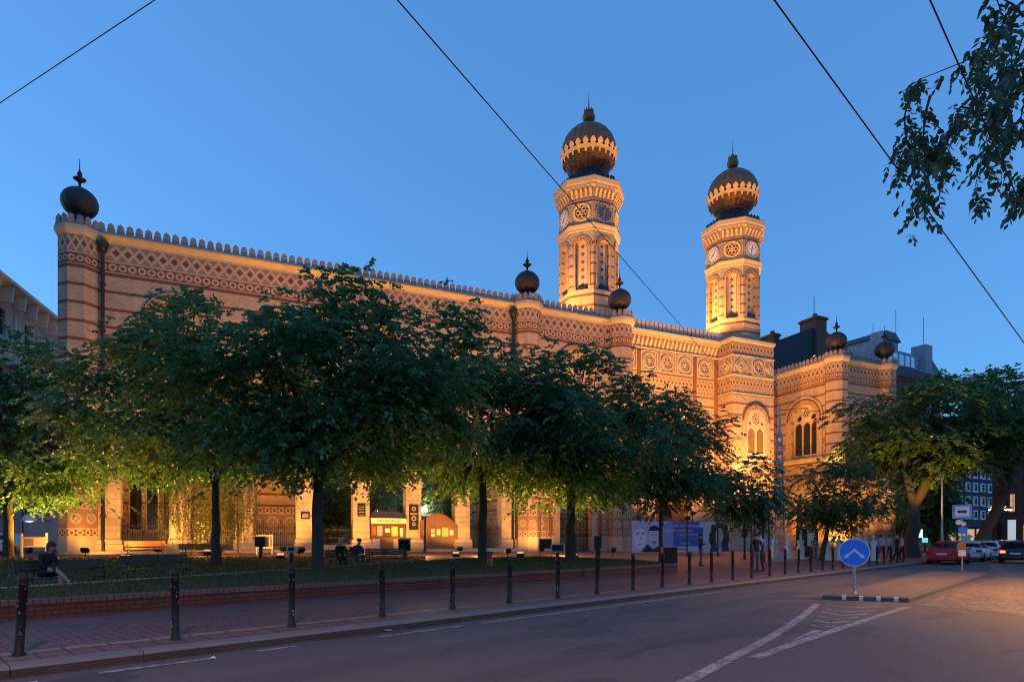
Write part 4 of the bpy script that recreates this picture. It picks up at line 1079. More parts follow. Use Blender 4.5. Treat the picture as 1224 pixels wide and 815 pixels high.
# overhanging branch close to the camera
def overhang():
    rng = np.random.default_rng(77); x, y = 9.0, 4.2
    root = thing('overhanging_tree', 'near tree whose drooping leafy twigs hang into the top right of the sky', 'tree', (x, y, .1))
    o = Vector((x, y, .1)); mb = MB()
    mb.tube([(0, 0, -.1), (.05, 0, 2), (-.05, .1, 4), (-.2, .4, 6)], [.28, .24, .21, .17], 10)
    D = 9.5
    ctl = [[(1300, -40), (1215, 20), (1180, 60), (1150, 75), (1100, 95), (1078, 110)],
           [(1300, -60), (1224, 0), (1190, 30), (1175, 80), (1168, 120), (1160, 160)],
           [(1300, 40), (1224, 60), (1200, 95), (1190, 130), (1175, 180), (1158, 258)],
           [(1300, 0), (1224, 40), (1205, 100), (1185, 150), (1200, 175), (1196, 225)],
           [(1290, 60), (1230, 90), (1215, 110), (1200, 125), (1150, 140), (1130, 190)],
           [(1100, 95), (1086, 120), (1081, 140), (1083, 165), (1076, 185), (1070, 205)],
           [(1160, 130), (1148, 128), (1140, 150), (1125, 165), (1118, 180), (1134, 188)],
           [(1125, 170), (1118, 185), (1108, 205), (1112, 225), (1098, 240), (1094, 270)],
           [(1112, 115), (1105, 140), (1104, 160), (1102, 170), (1097, 185), (1096, 205)],
           [(1224, 20), (1210, 5), (1190, -5), (1200, 25), (1186, 60), (1180, 100)],
           [(1240, 100), (1222, 130), (1220, 145), (1205, 150), (1190, 165), (1185, 190)],
           [(1270, 10), (1232, 55), (1220, 70), (1210, 80), (1196, 84), (1186, 92)],
           [(1250, 190), (1232, 205), (1226, 215), (1222, 226), (1221, 235), (1220, 240)]]
    VS = []
    for i, c in enumerate(ctl):
        dd = D + rng.uniform(-1.2, 1.2)
        pts = [at(px, py, dd + .25 * k * rng.uniform(-1, 1)) - o for k, (px, py) in enumerate(c)]
        s0 = Vector((-.2, .4, 6)); mid = [s0.lerp(pts[0], f) + Vector((.12 * math.sin(7 * f + i), .1 * math.cos(5 * f + i), 1.3 * math.sin(PI * f) ** .8)) for f in (.2, .4, .6, .8)]
        base = [s0 - Vector((0, 0, .2))] + mid if i < 5 else []
        mb.tube(base + pts, ([.13, .1, .075, .055, .036] if base else []) + [.022, .016, .012, .009, .006, .004], 5)
        dens = 36 if i in (1, 3, 9, 11, 2) else 34
        seg = pts[1:] if i < 5 or i > 8 else pts
        for k in range(dens):
            f = rng.uniform(.05, 1) * (len(seg) - 1); j = min(int(f), len(seg) - 2); p = seg[j].lerp(seg[j + 1], f - j)
            if 5 <= i <= 8 and rng.uniform() < .25 and j < 2: continue
            sp_ = .12 if i in (1, 3, 9, 11) else .07
            VS.append((np.array(p) + rng.normal(0, sp_, 3), np.array((rng.normal(0, .6), rng.normal(0, .6), -1.))))
    for k in range(9):      # upper limbs and the rest of the crown, right of the frame
        a = 2 * PI * k / 9; t = Vector((.7 + 1.7 * math.cos(a), -.7 + 1.5 * math.sin(a), 7.6 + .8 * math.sin(3 * a)))
        mb.tube([(-.2, .4, 5.7), Vector((-.2, .4, 6)).lerp(t, .5) + Vector((0, 0, .4)), t], [.11, .06, .02], 6)
        for q in range(75):
            p_ = np.array(t) + rng.normal(0, 1, 3) * (.55, .5, .4); VS.append((p_, (p_ - np.array((.4, -.4, 7.2))) * (1, 1, .4) - (0, 0, .5)))
    mb.build('trunk', M['bark'], root)
    P = np.array([v[0] for v in VS]); Dn = np.array([v[1] for v in VS])
    V = sprays(rng, P, Dn, 7, .12, .034, .3, .22)
    quads_obj('crown', V, leaf_mat('dark_twig_leaf', (.02, .06, .035), (.06, .13, .065)), root)
overhang()
# ------------------------------------------------------------------ street furniture
M['blackpaint'] = plain('chipped_black_paint', (.012, .011, .011), .55, 0, .4, 12, .3, .2)
M['chip'] = plain('bare_metal_chips', (.45, .44, .42), .5, .3)
M['steel'] = plain('galvanised_steel', (.32, .33, .35), .45, .6, .2, 3)
M['white'] = plain('white_paint', (.72, .70, .66), .6, 0, .1)
M['paper'] = plain('white_paper', (.7, .68, .62), .7, 0, .1)
M['bluesign'] = plain('blue_sign_face', (.015, .2, .85), .4, 0, .08)
M['red'] = plain('faded_red_paint', (.30, .05, .035), .5, 0, .25)
def bollard():
    t = thing('bollard', 'x', 'bollard')
    mb = MB(); mb.lathe([(.075, -.05), (.075, .03), (.056, .05), (.054, .9), (.062, .905), (.062, .945), (.05, .955)], 16); mb.build('post', M['blackpaint'], t)
    mb = MB(); mb.lathe([(.05, .95), (.058, .975), (.06, 1.0), (.052, 1.035), (.03, 1.062), (.005, 1.075)], 16)
    mb.build('cap', M['blackpaint'], t)
    rnd = random.Random(5); mb = MB()
    for k in range(26):
        a = rnd.uniform(0, 6.28); z = rnd.choice((rnd.uniform(.05, .35), rnd.uniform(.55, .9), rnd.uniform(.86, 1.0))); w, h = rnd.uniform(.004, .014), rnd.uniform(.006, .03)
        n = Vector((math.cos(a), math.sin(a), 0)); e = Vector((-n.y, n.x, 0)); p = n * .0575 + EZ * z
        mb.face([p - e * w, p + e * w * .6 - EZ * h * .4, p + e * w + EZ * h * .5, p - e * w * .3 + EZ * h])
    mb.build('paint_chips', M['chip'], t)
    return t
BO = bollard()
BL_A = [(-8.22, .86), (-6.37, .80), (-4.5, .9), (-2.64, .93), (-.83, .98), (.9, .98), (2.62, .96), (4.27, .95)] + [(a, .95) for a in (6.01, 7.63, 9.3, 10.86, 12.5, 14.1, 15.8, 17.4)] + [(17.4 + 1.5 * k, .95) for k in range(1, 14)]
desc = ['leaning chipped black bollard nearest the camera, in front of the seated woman', 'upright black bollard, second from the left along the kerb', 'black bollard in front of the tilted lectern and biggest tree', 'black bollard on the kerb below the seated couple on the bench',
        'black bollard on the kerb left of the red hydrant', 'black bollard on the kerb just right of the red hydrant', 'black bollard lined up with the pale rimmed lectern', 'black bollard in front of the litter bin on a post']
for i, (a, b) in enumerate(BL_A):
    p = G(a, b, .13); px = HX + F * p.x / p.y
    if i < len(desc): lab = desc[i]
    else: lab = 'black kerb bollard, number %d from the left end of the row' % (i + 1)
    lab = {8: 'black kerb bollard right of the thin tree, before the large black bin', 9: 'black kerb bollard just beyond the large black bin', 11: 'black kerb bollard right of the person with a phone',
           13: 'black kerb bollard directly before the two standing people', 15: 'black kerb bollard in front of the grey lattice mast', 18: 'tilted black kerb bollard among the busts'}.get(i, lab)
    o = BO if i == 0 else dup(BO, p, 0, lab)
    o.location = p; o['label'] = lab; o['group'] = 'black bollards along the kerb'
    o.rotation_euler = (R((0, 0, 1.2, -.6)[i % 4]), R((4.2 if i == 0 else (.8, -.5, .6)[i % 3])), i * 1.3)
    if i == 18: o.rotation_euler = (0, R(6), 0)
BO.rotation_euler = (R(1.5), R(4), .3)
# benches
def bench(label, p, ang, L=1.95, wood=None):
    t = thing('bench', label, 'bench', p, ang, 'park benches')
    wood = wood or M['benchwood']
    mb = MB()
    for k in range(4): y = -.05 - k * .105; mb.bevbox(0, L, y - .09, y, .43 - .012 * (k == 0), .465, .008)
    mb.build('seat', wood, t)
    mb = MB()
    for k in range(3): z = .58 + k * .1; mb.bevbox(0, L, .02 + k * .035, .05 + k * .035, z, z + .085, .008)
    mb.build('backrest', wood, t)
    for x in (.18, L - .18):
        mb = MB()
        mb.tube([(x, .13, .9), (x, .03, .5), (x, -.02, .42), (x, .04, .2), (x, .12, 0)], .022, 6)
        mb.tube([(x, -.02, .42), (x, -.25, .4), (x, -.44, .41), (x, -.47, .2), (x, -.42, 0)], .022, 6)
        sp_ = [(x, .05, .62), (x, -.2, .66), (x, -.42, .68)] + [(x, -.46 + .07 * math.sin(q * .9), .61 + .07 * math.cos(q * .9)) for q in range(0, 6)] + [(x, -.45, .42)]
        mb.tube(sp_, .018, 6)
        mb.build('leg_frame', M['iron'], t)
    return t
M['benchwood'] = plain('dark_bench_slats', (.045, .03, .022), .55, 0, .35, 4)
M['benchwarm'] = plain('orange_brown_bench_slats', (.25, .11, .045), .6, 0, .3, 4)
def zg(p): return hgt(p[0], p[1])
def bench_between(label, px0, d0, px1, d1, **k):
    a, b = Vector((gx(px0, d0), d0, 0)), Vector((gx(px1, d1), d1, 0)); d = b - a
    p = a + EZ * (zg(a) + k.pop('dz', 0)); return bench(label, p, math.atan2(d.y, d.x), d.length, **k)
BN = bench_between('dark slatted bench on which the woman sits', 17, 15.2, 121, 17.0)
bench_between('empty dark slatted bench between the seated woman and the thin tree', 145, 18.6, 226, 20.2)
bench_between('lamp lit orange brown bench in front of the gate with tall windows', 148, 34.0, 198, 35.2, wood=M['benchwarm'])
bench_between('brown bench standing beside the dark stem of the weeping tree', 214, 30.5, 266, 31.8, wood=M['benchwarm'])
BC = bench_between('dark bench on which the couple sits by the biggest tree', 388, 25.2, 436, 26.0)
bench_between('bench with a bluish sheen on its seat, right of the couple', 437, 27.5, 487, 28.4)
# round arrow sign
def txt(s, size, O, ex, parent, mat, name='lettering', ez=EZ, align='LEFT', th=.004):
    c = bpy.data.curves.new(name, 'FONT'); c.body = s; c.size = size; c.extrude = th; c.align_x = align; c.resolution_u = 2
    o = bpy.data.objects.new('tmp', c); COL.objects.link(o)
    me = bpy.data.meshes.new_from_object(o.evaluated_get(bpy.context.evaluated_depsgraph_get())); bpy.data.objects.remove(o)
    me.materials.clear(); me.materials.append(mat); me.name = name
    q = bpy.data.objects.new(name, me); COL.objects.link(q); q.parent = parent
    ex = Vector(ex).normalized(); ey = Vector(ez); n = ex.cross(ey)
    q.matrix_local = Matrix(((ex.x, ey.x, n.x, O[0]), (ex.y, ey.y, n.y, O[1]), (ex.z, ey.z, n.z, O[2]), (0, 0, 0, 1)))
    return q
t = thing('direction_sign', 'round blue sign with two white diverging arrows on the traffic island', 'road sign', (gx(1021, 17.1), 17.1, .13), math.atan2(-gx(1021, 17.1), 17.1) * .7)
mb = MB(); mb.tube([(0, .03, -.02), (0, .03, 1.45)], .038, 12); mb.lathe([(.07, 0), (.06, .04), (.04, .06)], 12, (0, .03, 0)); mb.build('post', M['steel'], t)
mb = MB(); mb.plate(circle(0, 1.13, .385, 40), [], (0, -.02, 0), EX, EZ, .025); mb.build('sign_rim', M['white'], t)
mb = MB(); mb.plate(circle(0, 1.13, .36, 40), [], (0, -.026, 0), EX, EZ, .006); mb.build('sign_face', M['bluesign'], t)
mb = MB(); w = .032
mb.plate([(0, 1.245), (-.19, 1.06), (-.205, 1.11), (-.255, .975), (-.115, 1.0), (-.155, 1.025), (0, 1.165), (.155, 1.025), (.115, 1.0), (.255, .975), (.205, 1.11), (.19, 1.06)], [], (0, -.031, 0), EX, EZ, .005)
mb.build('arrows', M['white'], t)
# bus stop post on the far end of the island
d = 28.6
t = thing('bus_stop_sign', 'bus stop post with framed blue and white panel above small blue plates', 'bus stop', (gx(1150, d), d, .13), R(-32))
mb = MB(); mb.tube([(0, .04, 0), (0, .04, 2.95)], .035, 10); mb.build('post', M['steel'], t)
def panel(mb, x0, x1, z0, z1, y=-.02, th=.04, m=0): mb.plate(rect(x0, x1, z0, z1), [], (0, y, 0), EX, EZ, th, m)
mb = MB(); panel(mb, -.37, .37, 2.42, 3.06); mb.build('panel_frame', plain('pale_blue_enamel', (.12, .3, .6), .4), t)
mb = MB(); panel(mb, -.27, .27, 2.52, 2.97, -.026, .01); mb.build('panel_face', plain('white_blue_enamel', (.55, .65, .85), .4), t)
mb = MB(); mb.bevbox(-.17, .17, -.04, -.02, 2.70, 2.80, .01); mb.box(-.12, -.06, -.04, -.02, 2.67, 2.7); mb.box(.06, .12, -.04, -.02, 2.67, 2.7); mb.build('bus_symbol', M['iron'], t)
mb = MB(); mb.plate(circle(-.13, 2.25, .12, 20), [], (0, -.02, 0), EX, EZ, .02); mb.plate(circle(.06, 2.18, .1, 20), [], (0, -.02, 0), EX, EZ, .02); mb.build('round_plate', M['white'], t)
mb = MB(); panel(mb, -.14, .2, 1.72, 2.03); mb.build('blue_plate', M['bluesign'], t)
mb = MB(); panel(mb, -.05, .32, 1.38, 1.66); mb.build('timetable', plain('pale_teal_panel', (.1, .25, .38), .4), t)
mb = MB(); panel(mb, -.16, .14, 1.02, 1.34, -.03, .1); mb.build('ticket_box', plain('red_yellow_box', (.35, .16, .05), .5, 0, .6, 6), t)
mb = MB(); panel(mb, -.14, .14, .7, .98); mb.build('notice', M['paper'], t)
# lattice mast
d = 38.5
t = thing('lattice_mast', 'tall pale blue grey lattice mast tapering to a thin pole', 'mast', (gx(932, d), d, .2), R(-20))
mb = MB(); hb, h1 = .25, 8.2
for sx in (-1, 1):
    for sy in (-1, 1): mb.tube([(sx * .29, sy * .24, 0), (sx * .2, sy * .17, 5), (sx * .12, sy * .1, 7.9)], .055, 4)
k = 0
z = .25
while z < 7.7:
    f = z / 7.9; wx, wy = .29 - .17 * f, .24 - .14 * f
    for sy in (-1, 1): mb.box(-wx, wx, sy * wy - .015, sy * wy + .015, z, z + .2)
    for sx in (-1, 1): mb.box(sx * wx - .015, sx * wx + .015, -wy, wy, z, z + .16)
    z += .58
mb.build('lattice_frame', plain('blue_grey_paint', (.33, .38, .46), .5, .3, .2, 3), t)
mb = MB(); mb.box(-.28, .28, -.24, .24, 0, .35); mb.build('base_plate', M['steel'], t)
mb = MB(); mb.lathe([(.15, 7.7), (.15, 7.9), (.06, 8.2), (.05, 9.6), (.02, 9.75)], 10); mb.build('pole_top', M['steel'], t)
mb = MB(); mb.tube([(0, 0, 9.35), (1.6, .3, 9.45)], .02, 6); mb.build('bracket_arm', M['iron'], t)
mb = MB(); mb.plate(rect(-.14, .14, 3.2, 3.55), [], (0, -.27, 0), EX, EZ, .02); mb.plate(rect(-.17, .17, 4.1, 4.35), [], (0, -.27, 0), EX, EZ, .02); mb.build('number_plate', M['steel'], t)
# plain poles and lamp posts
def pole(name, label, cat, px, d, h, r=.05, head=None, z=None):
    p = Vector((gx(px, d), d, 0)); p.z = zg(p) if z is None else z
    t = thing(name, label, cat, p)
    mb = MB(); mb.lathe([(r * 1.7, 0), (r * 1.7, .25), (r * 1.2, .3), (r, h * .5), (r * .75, h)], 10); mb.build('post', M['iron'] if head != 'tall' else M['steel'], t)
    if head == 'flood':
        mb = MB(); mb.box(-.28, .28, -.1, .16, h - .05, h + .3, mat=Matrix.Rotation(R(-20), 4, 'X') if False else None); mb.box(-.05, .05, -.05, .05, h, h + .1); mb.build('lamp_housing', M['iron'], t)
    elif head == 'globe':
        mb = MB(); mb.lathe([(.06, h), (.14, h + .05), (.17, h + .2), (.14, h + .35), (.05, h + .42)], 14); mb.build('lamp_globe', M['sodium'], t)
        mb = MB(); mb.lathe([(.19, h + .36), (.12, h + .46), (.02, h + .52)], 12); mb.build('lamp_cap', M['iron'], t)
    elif head == 'tall':
        mb = MB(); mb.box(-.5, .08, -.09, .09, h - .02, h + .1); mb.build('lamp_head', M['steel'], t)
    elif head == 'box':
        mb = MB(); mb.bevbox(-.16, .16, -.12, .12, 1.5, 2.1, .03); mb.build('switch_box', M['iron'], t)
    return t
M['sodium'] = glow('sodium_lamp_glow', (1., .5, .12), 22.)
LAMP = pole('street_lamp', 'glowing orange street lamp on a thin post between the banner and the mast', 'street lamp', 902, 44, 3.0, .04, 'globe')
pole('floodlight_pole', 'slender dark floodlight pole rising behind the portrait of the woman', 'floodlight pole', 858, 47, 3.3, .05, 'flood')
pole('utility_pole', 'dark pole with a switch box right of the banner', 'pole', 890, 42, 4.2, .06, 'box')
pole('utility_pole', 'thin dark pole directly behind the two standing people', 'pole', 898.5, 36, 3.6, .04)
pole('utility_pole', 'thin dark pole just left of the grey lattice mast', 'pole', 919, 41, 3.6, .04)
pole('street_lamp', 'tall unlit grey lamp post behind the red car', 'street lamp', 1126, 47, 6.0, .07, 'tall', .13)
pole('pale_post', 'pale round post in front of the wooden shed', 'post', 508, 45.5, 2.6, .07, None)
# litter bins, lecterns, boards, hydrant
def bin_(name, label, px, d, zb, w, h, z0, post=True, tilt=0., mat=None):
    p = Vector((gx(px, d), d, zb)); t = thing(name, label, 'litter bin' if 'bin' in name else 'lectern', p)
    if post: mb = MB(); mb.bevbox(-.09, .09, -.09, .09, 0, z0, .02); mb.build('post', M['blackpaint'], t)
    mb = MB(); mt_ = Matrix.Translation((0, 0, z0)) @ Matrix.Rotation(tilt, 4, 'X')
    mb.bevbox(-w / 2, w / 2, -w * .38, w * .38, 0, h, .04, mat=mt_); mb.build('bin_box' if 'bin' in name else 'box', mat or M['blackpaint'], t)
    mb = MB(); mb.bevbox(-w / 2 - .03, w / 2 + .03, -w * .38 - .03, w * .38 + .03, h + .003, h + .05, .02, mat=mt_); mb.build('lid' if 'bin' in name else 'rim', M['iron'] if mat is None else mat, t)
    return t
bin_('litter_bin', 'black boxy litter bin on a stub post left of the biggest tree', 312, 34, .55, .58, .52, .62)
bin_('litter_bin', 'black box bin on a post standing at the kerb end of the lawn', 714.5, 23.4, .48, .28, .42, .78)
bin_('litter_bin', 'large black bin at the pointed end of the planter wall', 800, 29.2, .13, .66, .95, .1, False)
bin_('litter_bin', 'dark tilted bin on a post beneath the black wall plaque', 484, 32, .58, .6, .5, .5, True, R(12))
def lectern(label, px, d, zb, h, w, col):
    p = Vector((gx(px, d), d, zb)); t = thing('lectern', label, 'lectern', p)
    mb = MB(); mb.tube([(0, 0, 0), (.03, .05, h)], .07, 8); mb.build('post', M['blackpaint'], t)
    mb = MB(); mt_ = Matrix.Translation((.03, .02, h)) @ Matrix.Rotation(R(55), 4, 'X')
    mb.bevbox(-w / 2, w / 2, -w * .36, w * .36, -.03, .03, .02, mat=mt_); mb.build('panel', M[col], t)
    mb = MB(); mb.bevbox(-w / 2 + .06, w / 2 - .06, -w * .36 + .05, w * .36 - .05, .032, .04, .005, mat=mt_); mb.build('text_panel', M['iron'], t); return t
lectern('slim lectern with a pale tilted panel left of the biggest tree', 347, 22.5, .52, .72, .34, 'stone')
lectern('low lectern with dark panel and pale rim by the forked tree', 666, 27.5, .5, .7, .62, 'stone')
p = Vector((gx(652, 42), 42, 0)); p.z = zg(p); t = thing('notice_board', 'dark notice board on two thin legs before the patterned wall', 'notice board', p)
mb = MB(); mb.box(-.42, .42, -.03, .03, .55, 1.2); mb.build('board', M['iron'], t)
for x in (-.38, .38): mb = MB(); mb.tube([(x, .05, 0), (x, .05, 1.25)], .03, 6); mb.build('leg', M['iron'], t)
p = Vector((gx(316, 39.5), 39.5, 0)); p.z = zg(p); t = thing('barrier', 'low pale barrier panel standing inside the third arch', 'barrier', p, R(20))
mb = MB()
for k in range(7): mb.box(-.5 + k * .155, -.42 + k * .155, -.02, .02, .35, 1.2)
mb.box(-.52, .52, -.03, .03, 1.15, 1.25); mb.box(-.52, .52, -.03, .03, .4, .48); mb.build('slats', M['white'], t)
for x in (-.45, .45): mb = MB(); mb.box(x - .03, x + .03, -.12, .12, 0, .4); mb.build('foot', M['white'], t)
d = 25.5; t = thing('fire_hydrant', 'red fire hydrant with a white collar on the lawn', 'hydrant', (gx(585.5, d), d, .5))
mb = MB(); mb.lathe([(.15, 0), (.15, .08), (.11, .1), (.11, .62), (.13, .64)], 16); mb.build('barrel', M['red'], t)
mb = MB(); mb.lathe([(.135, .62), (.135, .74)], 16); mb.build('collar', M['white'], t)
mb = MB(); mb.lathe([(.12, .74), (.13, .8), (.1, .95), (.05, 1.03), (.02, 1.1)], 16); mb.build('bonnet', M['red'], t)
for s in (-1, 1): mb = MB(); mb.tube([(s * .1, 0, .82), (s * .19, 0, .82)], [.05, .055], 10); mb.build('nozzle', M['red'], t)
p = Vector((gx(41, 33), 33, 0)); p.z = zg(p); t = thing('information_sign', 'pale timber framed information board, lit yellow, behind the seated woman', 'sign board', p, R(8))
mb = MB(); mb.box(-.55, .55, -.03, .03, .55, 1.08); mb.build('board', plain('cream_board', (.62, .5, .3), .6), t)
mb = MB(); mb.plate(rect(-.48, -.02, .62, 1.0), [], (0, -.035, 0), EX, EZ, .004); mb.build('picture', plain('tan_picture', (.3, .2, .09), .6, 0, .4, 6), t)
for x in (-.6, .6): mb = MB(); mb.bevbox(x - .05, x + .05, -.05, .05, 0, 1.3, .02); mb.build('post', plain('cream_timber', (.55, .45, .3), .7), t)
# ticket kiosk and wooden shed inside the arcade
P = W(-21.3, -.3, .75); t = thing('ticket_kiosk', 'small wooden ticket kiosk with a cream sign board and posters', 'kiosk', P, ROT)
mb = MB(); mb.box(-1.3, 1.3, 0, 1.9, 0, 2.35); mb.build('wall', M['wood'], t)
mb = MB(); mb.sweep([(-1.45, -.15), (1.45, -.15), (1.45, 2.05), (-1.45, 2.05)], [(0, 2.35), (0, 2.45), (-.5, 2.95), (-1.0, 3.05)], closed=True); mb.build('roof', plain('kiosk_roof', (.2, .1, .05), .6), t)
mb = MB(); mb.box(-1.35, 1.35, -.25, -.18, 2.02, 2.42); sg = mb.build('sign_board', plain('cream_sign', (.75, .62, .42), .6), t)
txt('INFORMÁCIÓ', .3, (0, -.258, 2.12), EX, sg, M['iron'], align='CENTER')
mb = MB(); mb.box(-1.2, 1.2, -.02, .02, 1.0, 1.95); mb.build('window', plain('kiosk_glass', (.12, .06, .03), .2, 0, .3), t)
mb = MB(); mb.box(-1.3, 1.3, -.3, .0, .92, 1.0); mb.build('counter', M['wood'], t)
for x0, x1, z0, z1, c in ((-1.2, -.95, 1.15, 1.75, (.5, .08, .04)), (-.85, -.45, 1.05, 1.85, (.3, .27, .3)), (-.25, .15, 1.35, 1.65, (.7, .6, .45)), (.25, .72, 1.05, 1.8, (.6, .42, .12)), (.9, 1.15, 1.0, 1.7, (.65, .55, .45)),
                          (-1.2, -.65, .1, .85, (.4, .36, .4)), (.4, 1.1, .1, .85, (.5, .3, .22))):
    mb = MB(); mb.plate(rect(x0, x1, z0, z1), [], (0, -.035 if z0 > .5 else -.012, 0), EX, EZ, .01); mb.build('poster', plain('poster_print', c, .6, 0, .5, 7), t)
P = W(-17.2, -.25, .75); t = thing('wooden_shed', 'brown wooden shed with a hipped gable and pinned white notices', 'shed', P, ROT)
mb = MB(); mb.plate([(-1.55, 0), (1.55, 0), (1.55, 1.95), (.55, 2.75), (-.3, 2.9), (-.9, 2.65), (-1.55, 2.2)], [], (0, 0, 0), EX, EZ, 1.9)
def planks():
    m, nt, b = newmat('vertical_planks', .6); u, v, _ = sep(nt, coords(nt)); f = (u / .16).fr()
    c = mixc(nt, noise(nt, comb(nt, (u / .16), v * .3), 1.2, 3), (.12, .05, .02), (.24, .10, .04)); setc(nt, b, mixc(nt, f.lt(.08), c, (.02, .01, .006))); return m
mb.build('wall', planks(), t)
mb = MB(); mb.box(-.75, .75, -.05, 0, .05, 1.95); mb.build('door', M['wood'], t)
for x0, x1, z0, z1, c in ((-.72, -.4, 1.35, 1.62, (.6, .4, .12)), (-.7, -.38, 1.02, 1.26, (.65, .55, .45)), (-.22, .06, 1.15, 1.6, (.65, .58, .45)), (.2, .72, 1.05, 1.75, (.5, .34, .1)), (.85, 1.15, 1.15, 1.55, (.65, .58, .48)), (-1.3, -1.15, 1.15, 1.5, (.6, .55, .45))):
    mb = MB(); mb.plate(rect(x0, x1, z0, z1), [], (0, -.06, 0), EX, EZ, .008); mb.build('notice', plain('pinned_notice', c, .6, 0, .4, 9), t)
# wall plaques (parts of the building)
for i, (x, z0, z1, w) in enumerate(((PC[3], 3.05, 3.6, .62), (PC[4], 3.3, 4.3, .6), (PC[5], 2.3, 4.3, .75))):
    mb = MB(); mb.plate(rect(x - w / 2, x + w / 2, z0, z1), [], (0, -.16, 0), EX, EZ, .05); q = mb.build('plaque', M['iron'], SYN)
    mb = MB()
    if i == 2:
        for zc, r in ((3.95, .17), (3.2, .2), (2.75, .14)): ring(mb, x, zc, r * .55, r, (0, -.165, 0), EX, EZ, .006, 0, 2 * PI, 14, back=.0)
        mb.plate(rect(x - .28, x + .28, 3.5, 3.6), [], (0, -.17, 0), EX, EZ, .006)
        mb.plate(circle(x, 1.95, .24, 16), [], (0, -.165, 0), EX, EZ, .004)
    else:
        for k in range(4): mb.plate(rect(x - w * .35, x + w * .35, z0 + .1 + k * (z1 - z0 - .2) / 4, z0 + .14 + k * (z1 - z0 - .2) / 4), [], (0, -.166, 0), EX, EZ, .005)
    mb.build('lettering', M['stone'], q)
# banner
P0 = W(-2.9, -6.05, 0); t = thing('banner', 'long purple event banner with two pale male portraits and a curly haired woman', 'banner', P0, ROT)
L, B0, B1 = 10.2, .5, 3.05
mb = MB(); mb.plate(rect(0, L, B0, B1), [], (0, 0, 0), EX, EZ, .03); mb.build('backing', plain('lilac_cloth', (.62, .48, .66), .7, 0, .1), t)
for k in range(6): mb = MB(); mb.tube([(.1 + k * 2.0, .08, -.3), (.1 + k * 2.0, .08, 3.05)], .035, 6); mb.build('fence_post', M['steel'], t)
def ban(name, pts, lay, col): mb = MB(); mb.plate(pts, [], (0, -.004 * lay, 0), EX, EZ, .003); return mb.build(name, plain(name + '_print', col, .7, 0, .06), t)
ban('blue_field', [(3.0, .98), (7.15, .98), (7.25, 1.1), (7.25, 2.55), (6.7, 2.62), (6.9, 3.04), (3.6, 3.04), (3.1, 2.6), (3.1, 1.7)], 1, (.16, .09, .36))
ban('violet_fade', [(3.0, .98), (4.1, .98), (4.1, 2.95), (3.6, 3.04), (3.1, 2.6)], 2, (.42, .28, .58))
ban('footer', rect(3.1, 6.6, .56, .93), 2, (.62, .56, .62))
ban('pink_field', rect(7.5, 10.2, B0, B1), 1, (.75, .48, .46))
def ell(cx, cz, a, b, n=22, a0=0, a1=2 * PI): return [(cx + a * math.cos(a0 + (a1 - a0) * k / n), cz + b * math.sin(a0 + (a1 - a0) * k / n)) for k in range(n if a1 - a0 > 6.2 else n + 1)]
# pale face with spiky hair
ban('pale_face', ell(.75, 1.75, .62, .95), 2, (.8, .7, .78)); ban('pale_hair', [(.1, 2.2), (.05, 2.7), (.3, 2.6), (.35, 3.02), (.6, 2.85), (.8, 3.04), (1.0, 2.8), (1.3, 2.95), (1.3, 2.5), (1.42, 2.2), (.75, 2.5)], 3, (.5, .45, .62))
for cx in (.5, 1.02): ban('brow', [(cx - .2, 2.02), (cx + .2, 2.06), (cx + .18, 2.13), (cx - .18, 2.09)], 4, (.06, .05, .1)); ban('eye', ell(cx, 1.93, .1, .05, 10), 4, (.05, .04, .09))
ban('nose_line', [(.72, 1.9), (.78, 1.9), (.92, 1.55), (.72, 1.48), (.74, 1.54), (.84, 1.57)], 4, (.2, .17, .28)); ban('mouth', [(.5, 1.2), (.95, 1.22), (.9, 1.15), (.72, 1.1)], 4, (.15, .12, .2))
ban('second_face', ell(2.15, 1.75, .5, .8), 3, (.72, .62, .7)); ban('dark_hair', ell(2.15, 2.2, .58, .5, 16, .1, 3.04), 4, (.03, .025, .05))
for cx in (1.95, 2.38): ban('brow', rect(cx - .14, cx + .14, 1.92, 1.98), 5, (.04, .03, .07)); ban('eye', ell(cx, 1.84, .07, .04, 10), 5, (.05, .04, .09))
ban('moustache', [(1.85, 1.28), (2.15, 1.42), (2.45, 1.28), (2.35, 1.22), (2.15, 1.32), (1.95, 1.22)], 5, (.04, .03, .06)); ban('chin_shadow', ell(2.15, 1.08, .14, .05, 10), 5, (.2, .16, .25))
ban('dark_coat', [(.85, .52), (1.5, 1.2), (1.75, .95), (2.1, .75), (2.5, 1.0), (2.9, .85), (3.2, .52)], 6, (.03, .025, .05))
ban('dark_coat', [(2.55, .52), (2.7, 1.1), (3.3, .6), (3.35, .52)], 6, (.05, .04, .1))
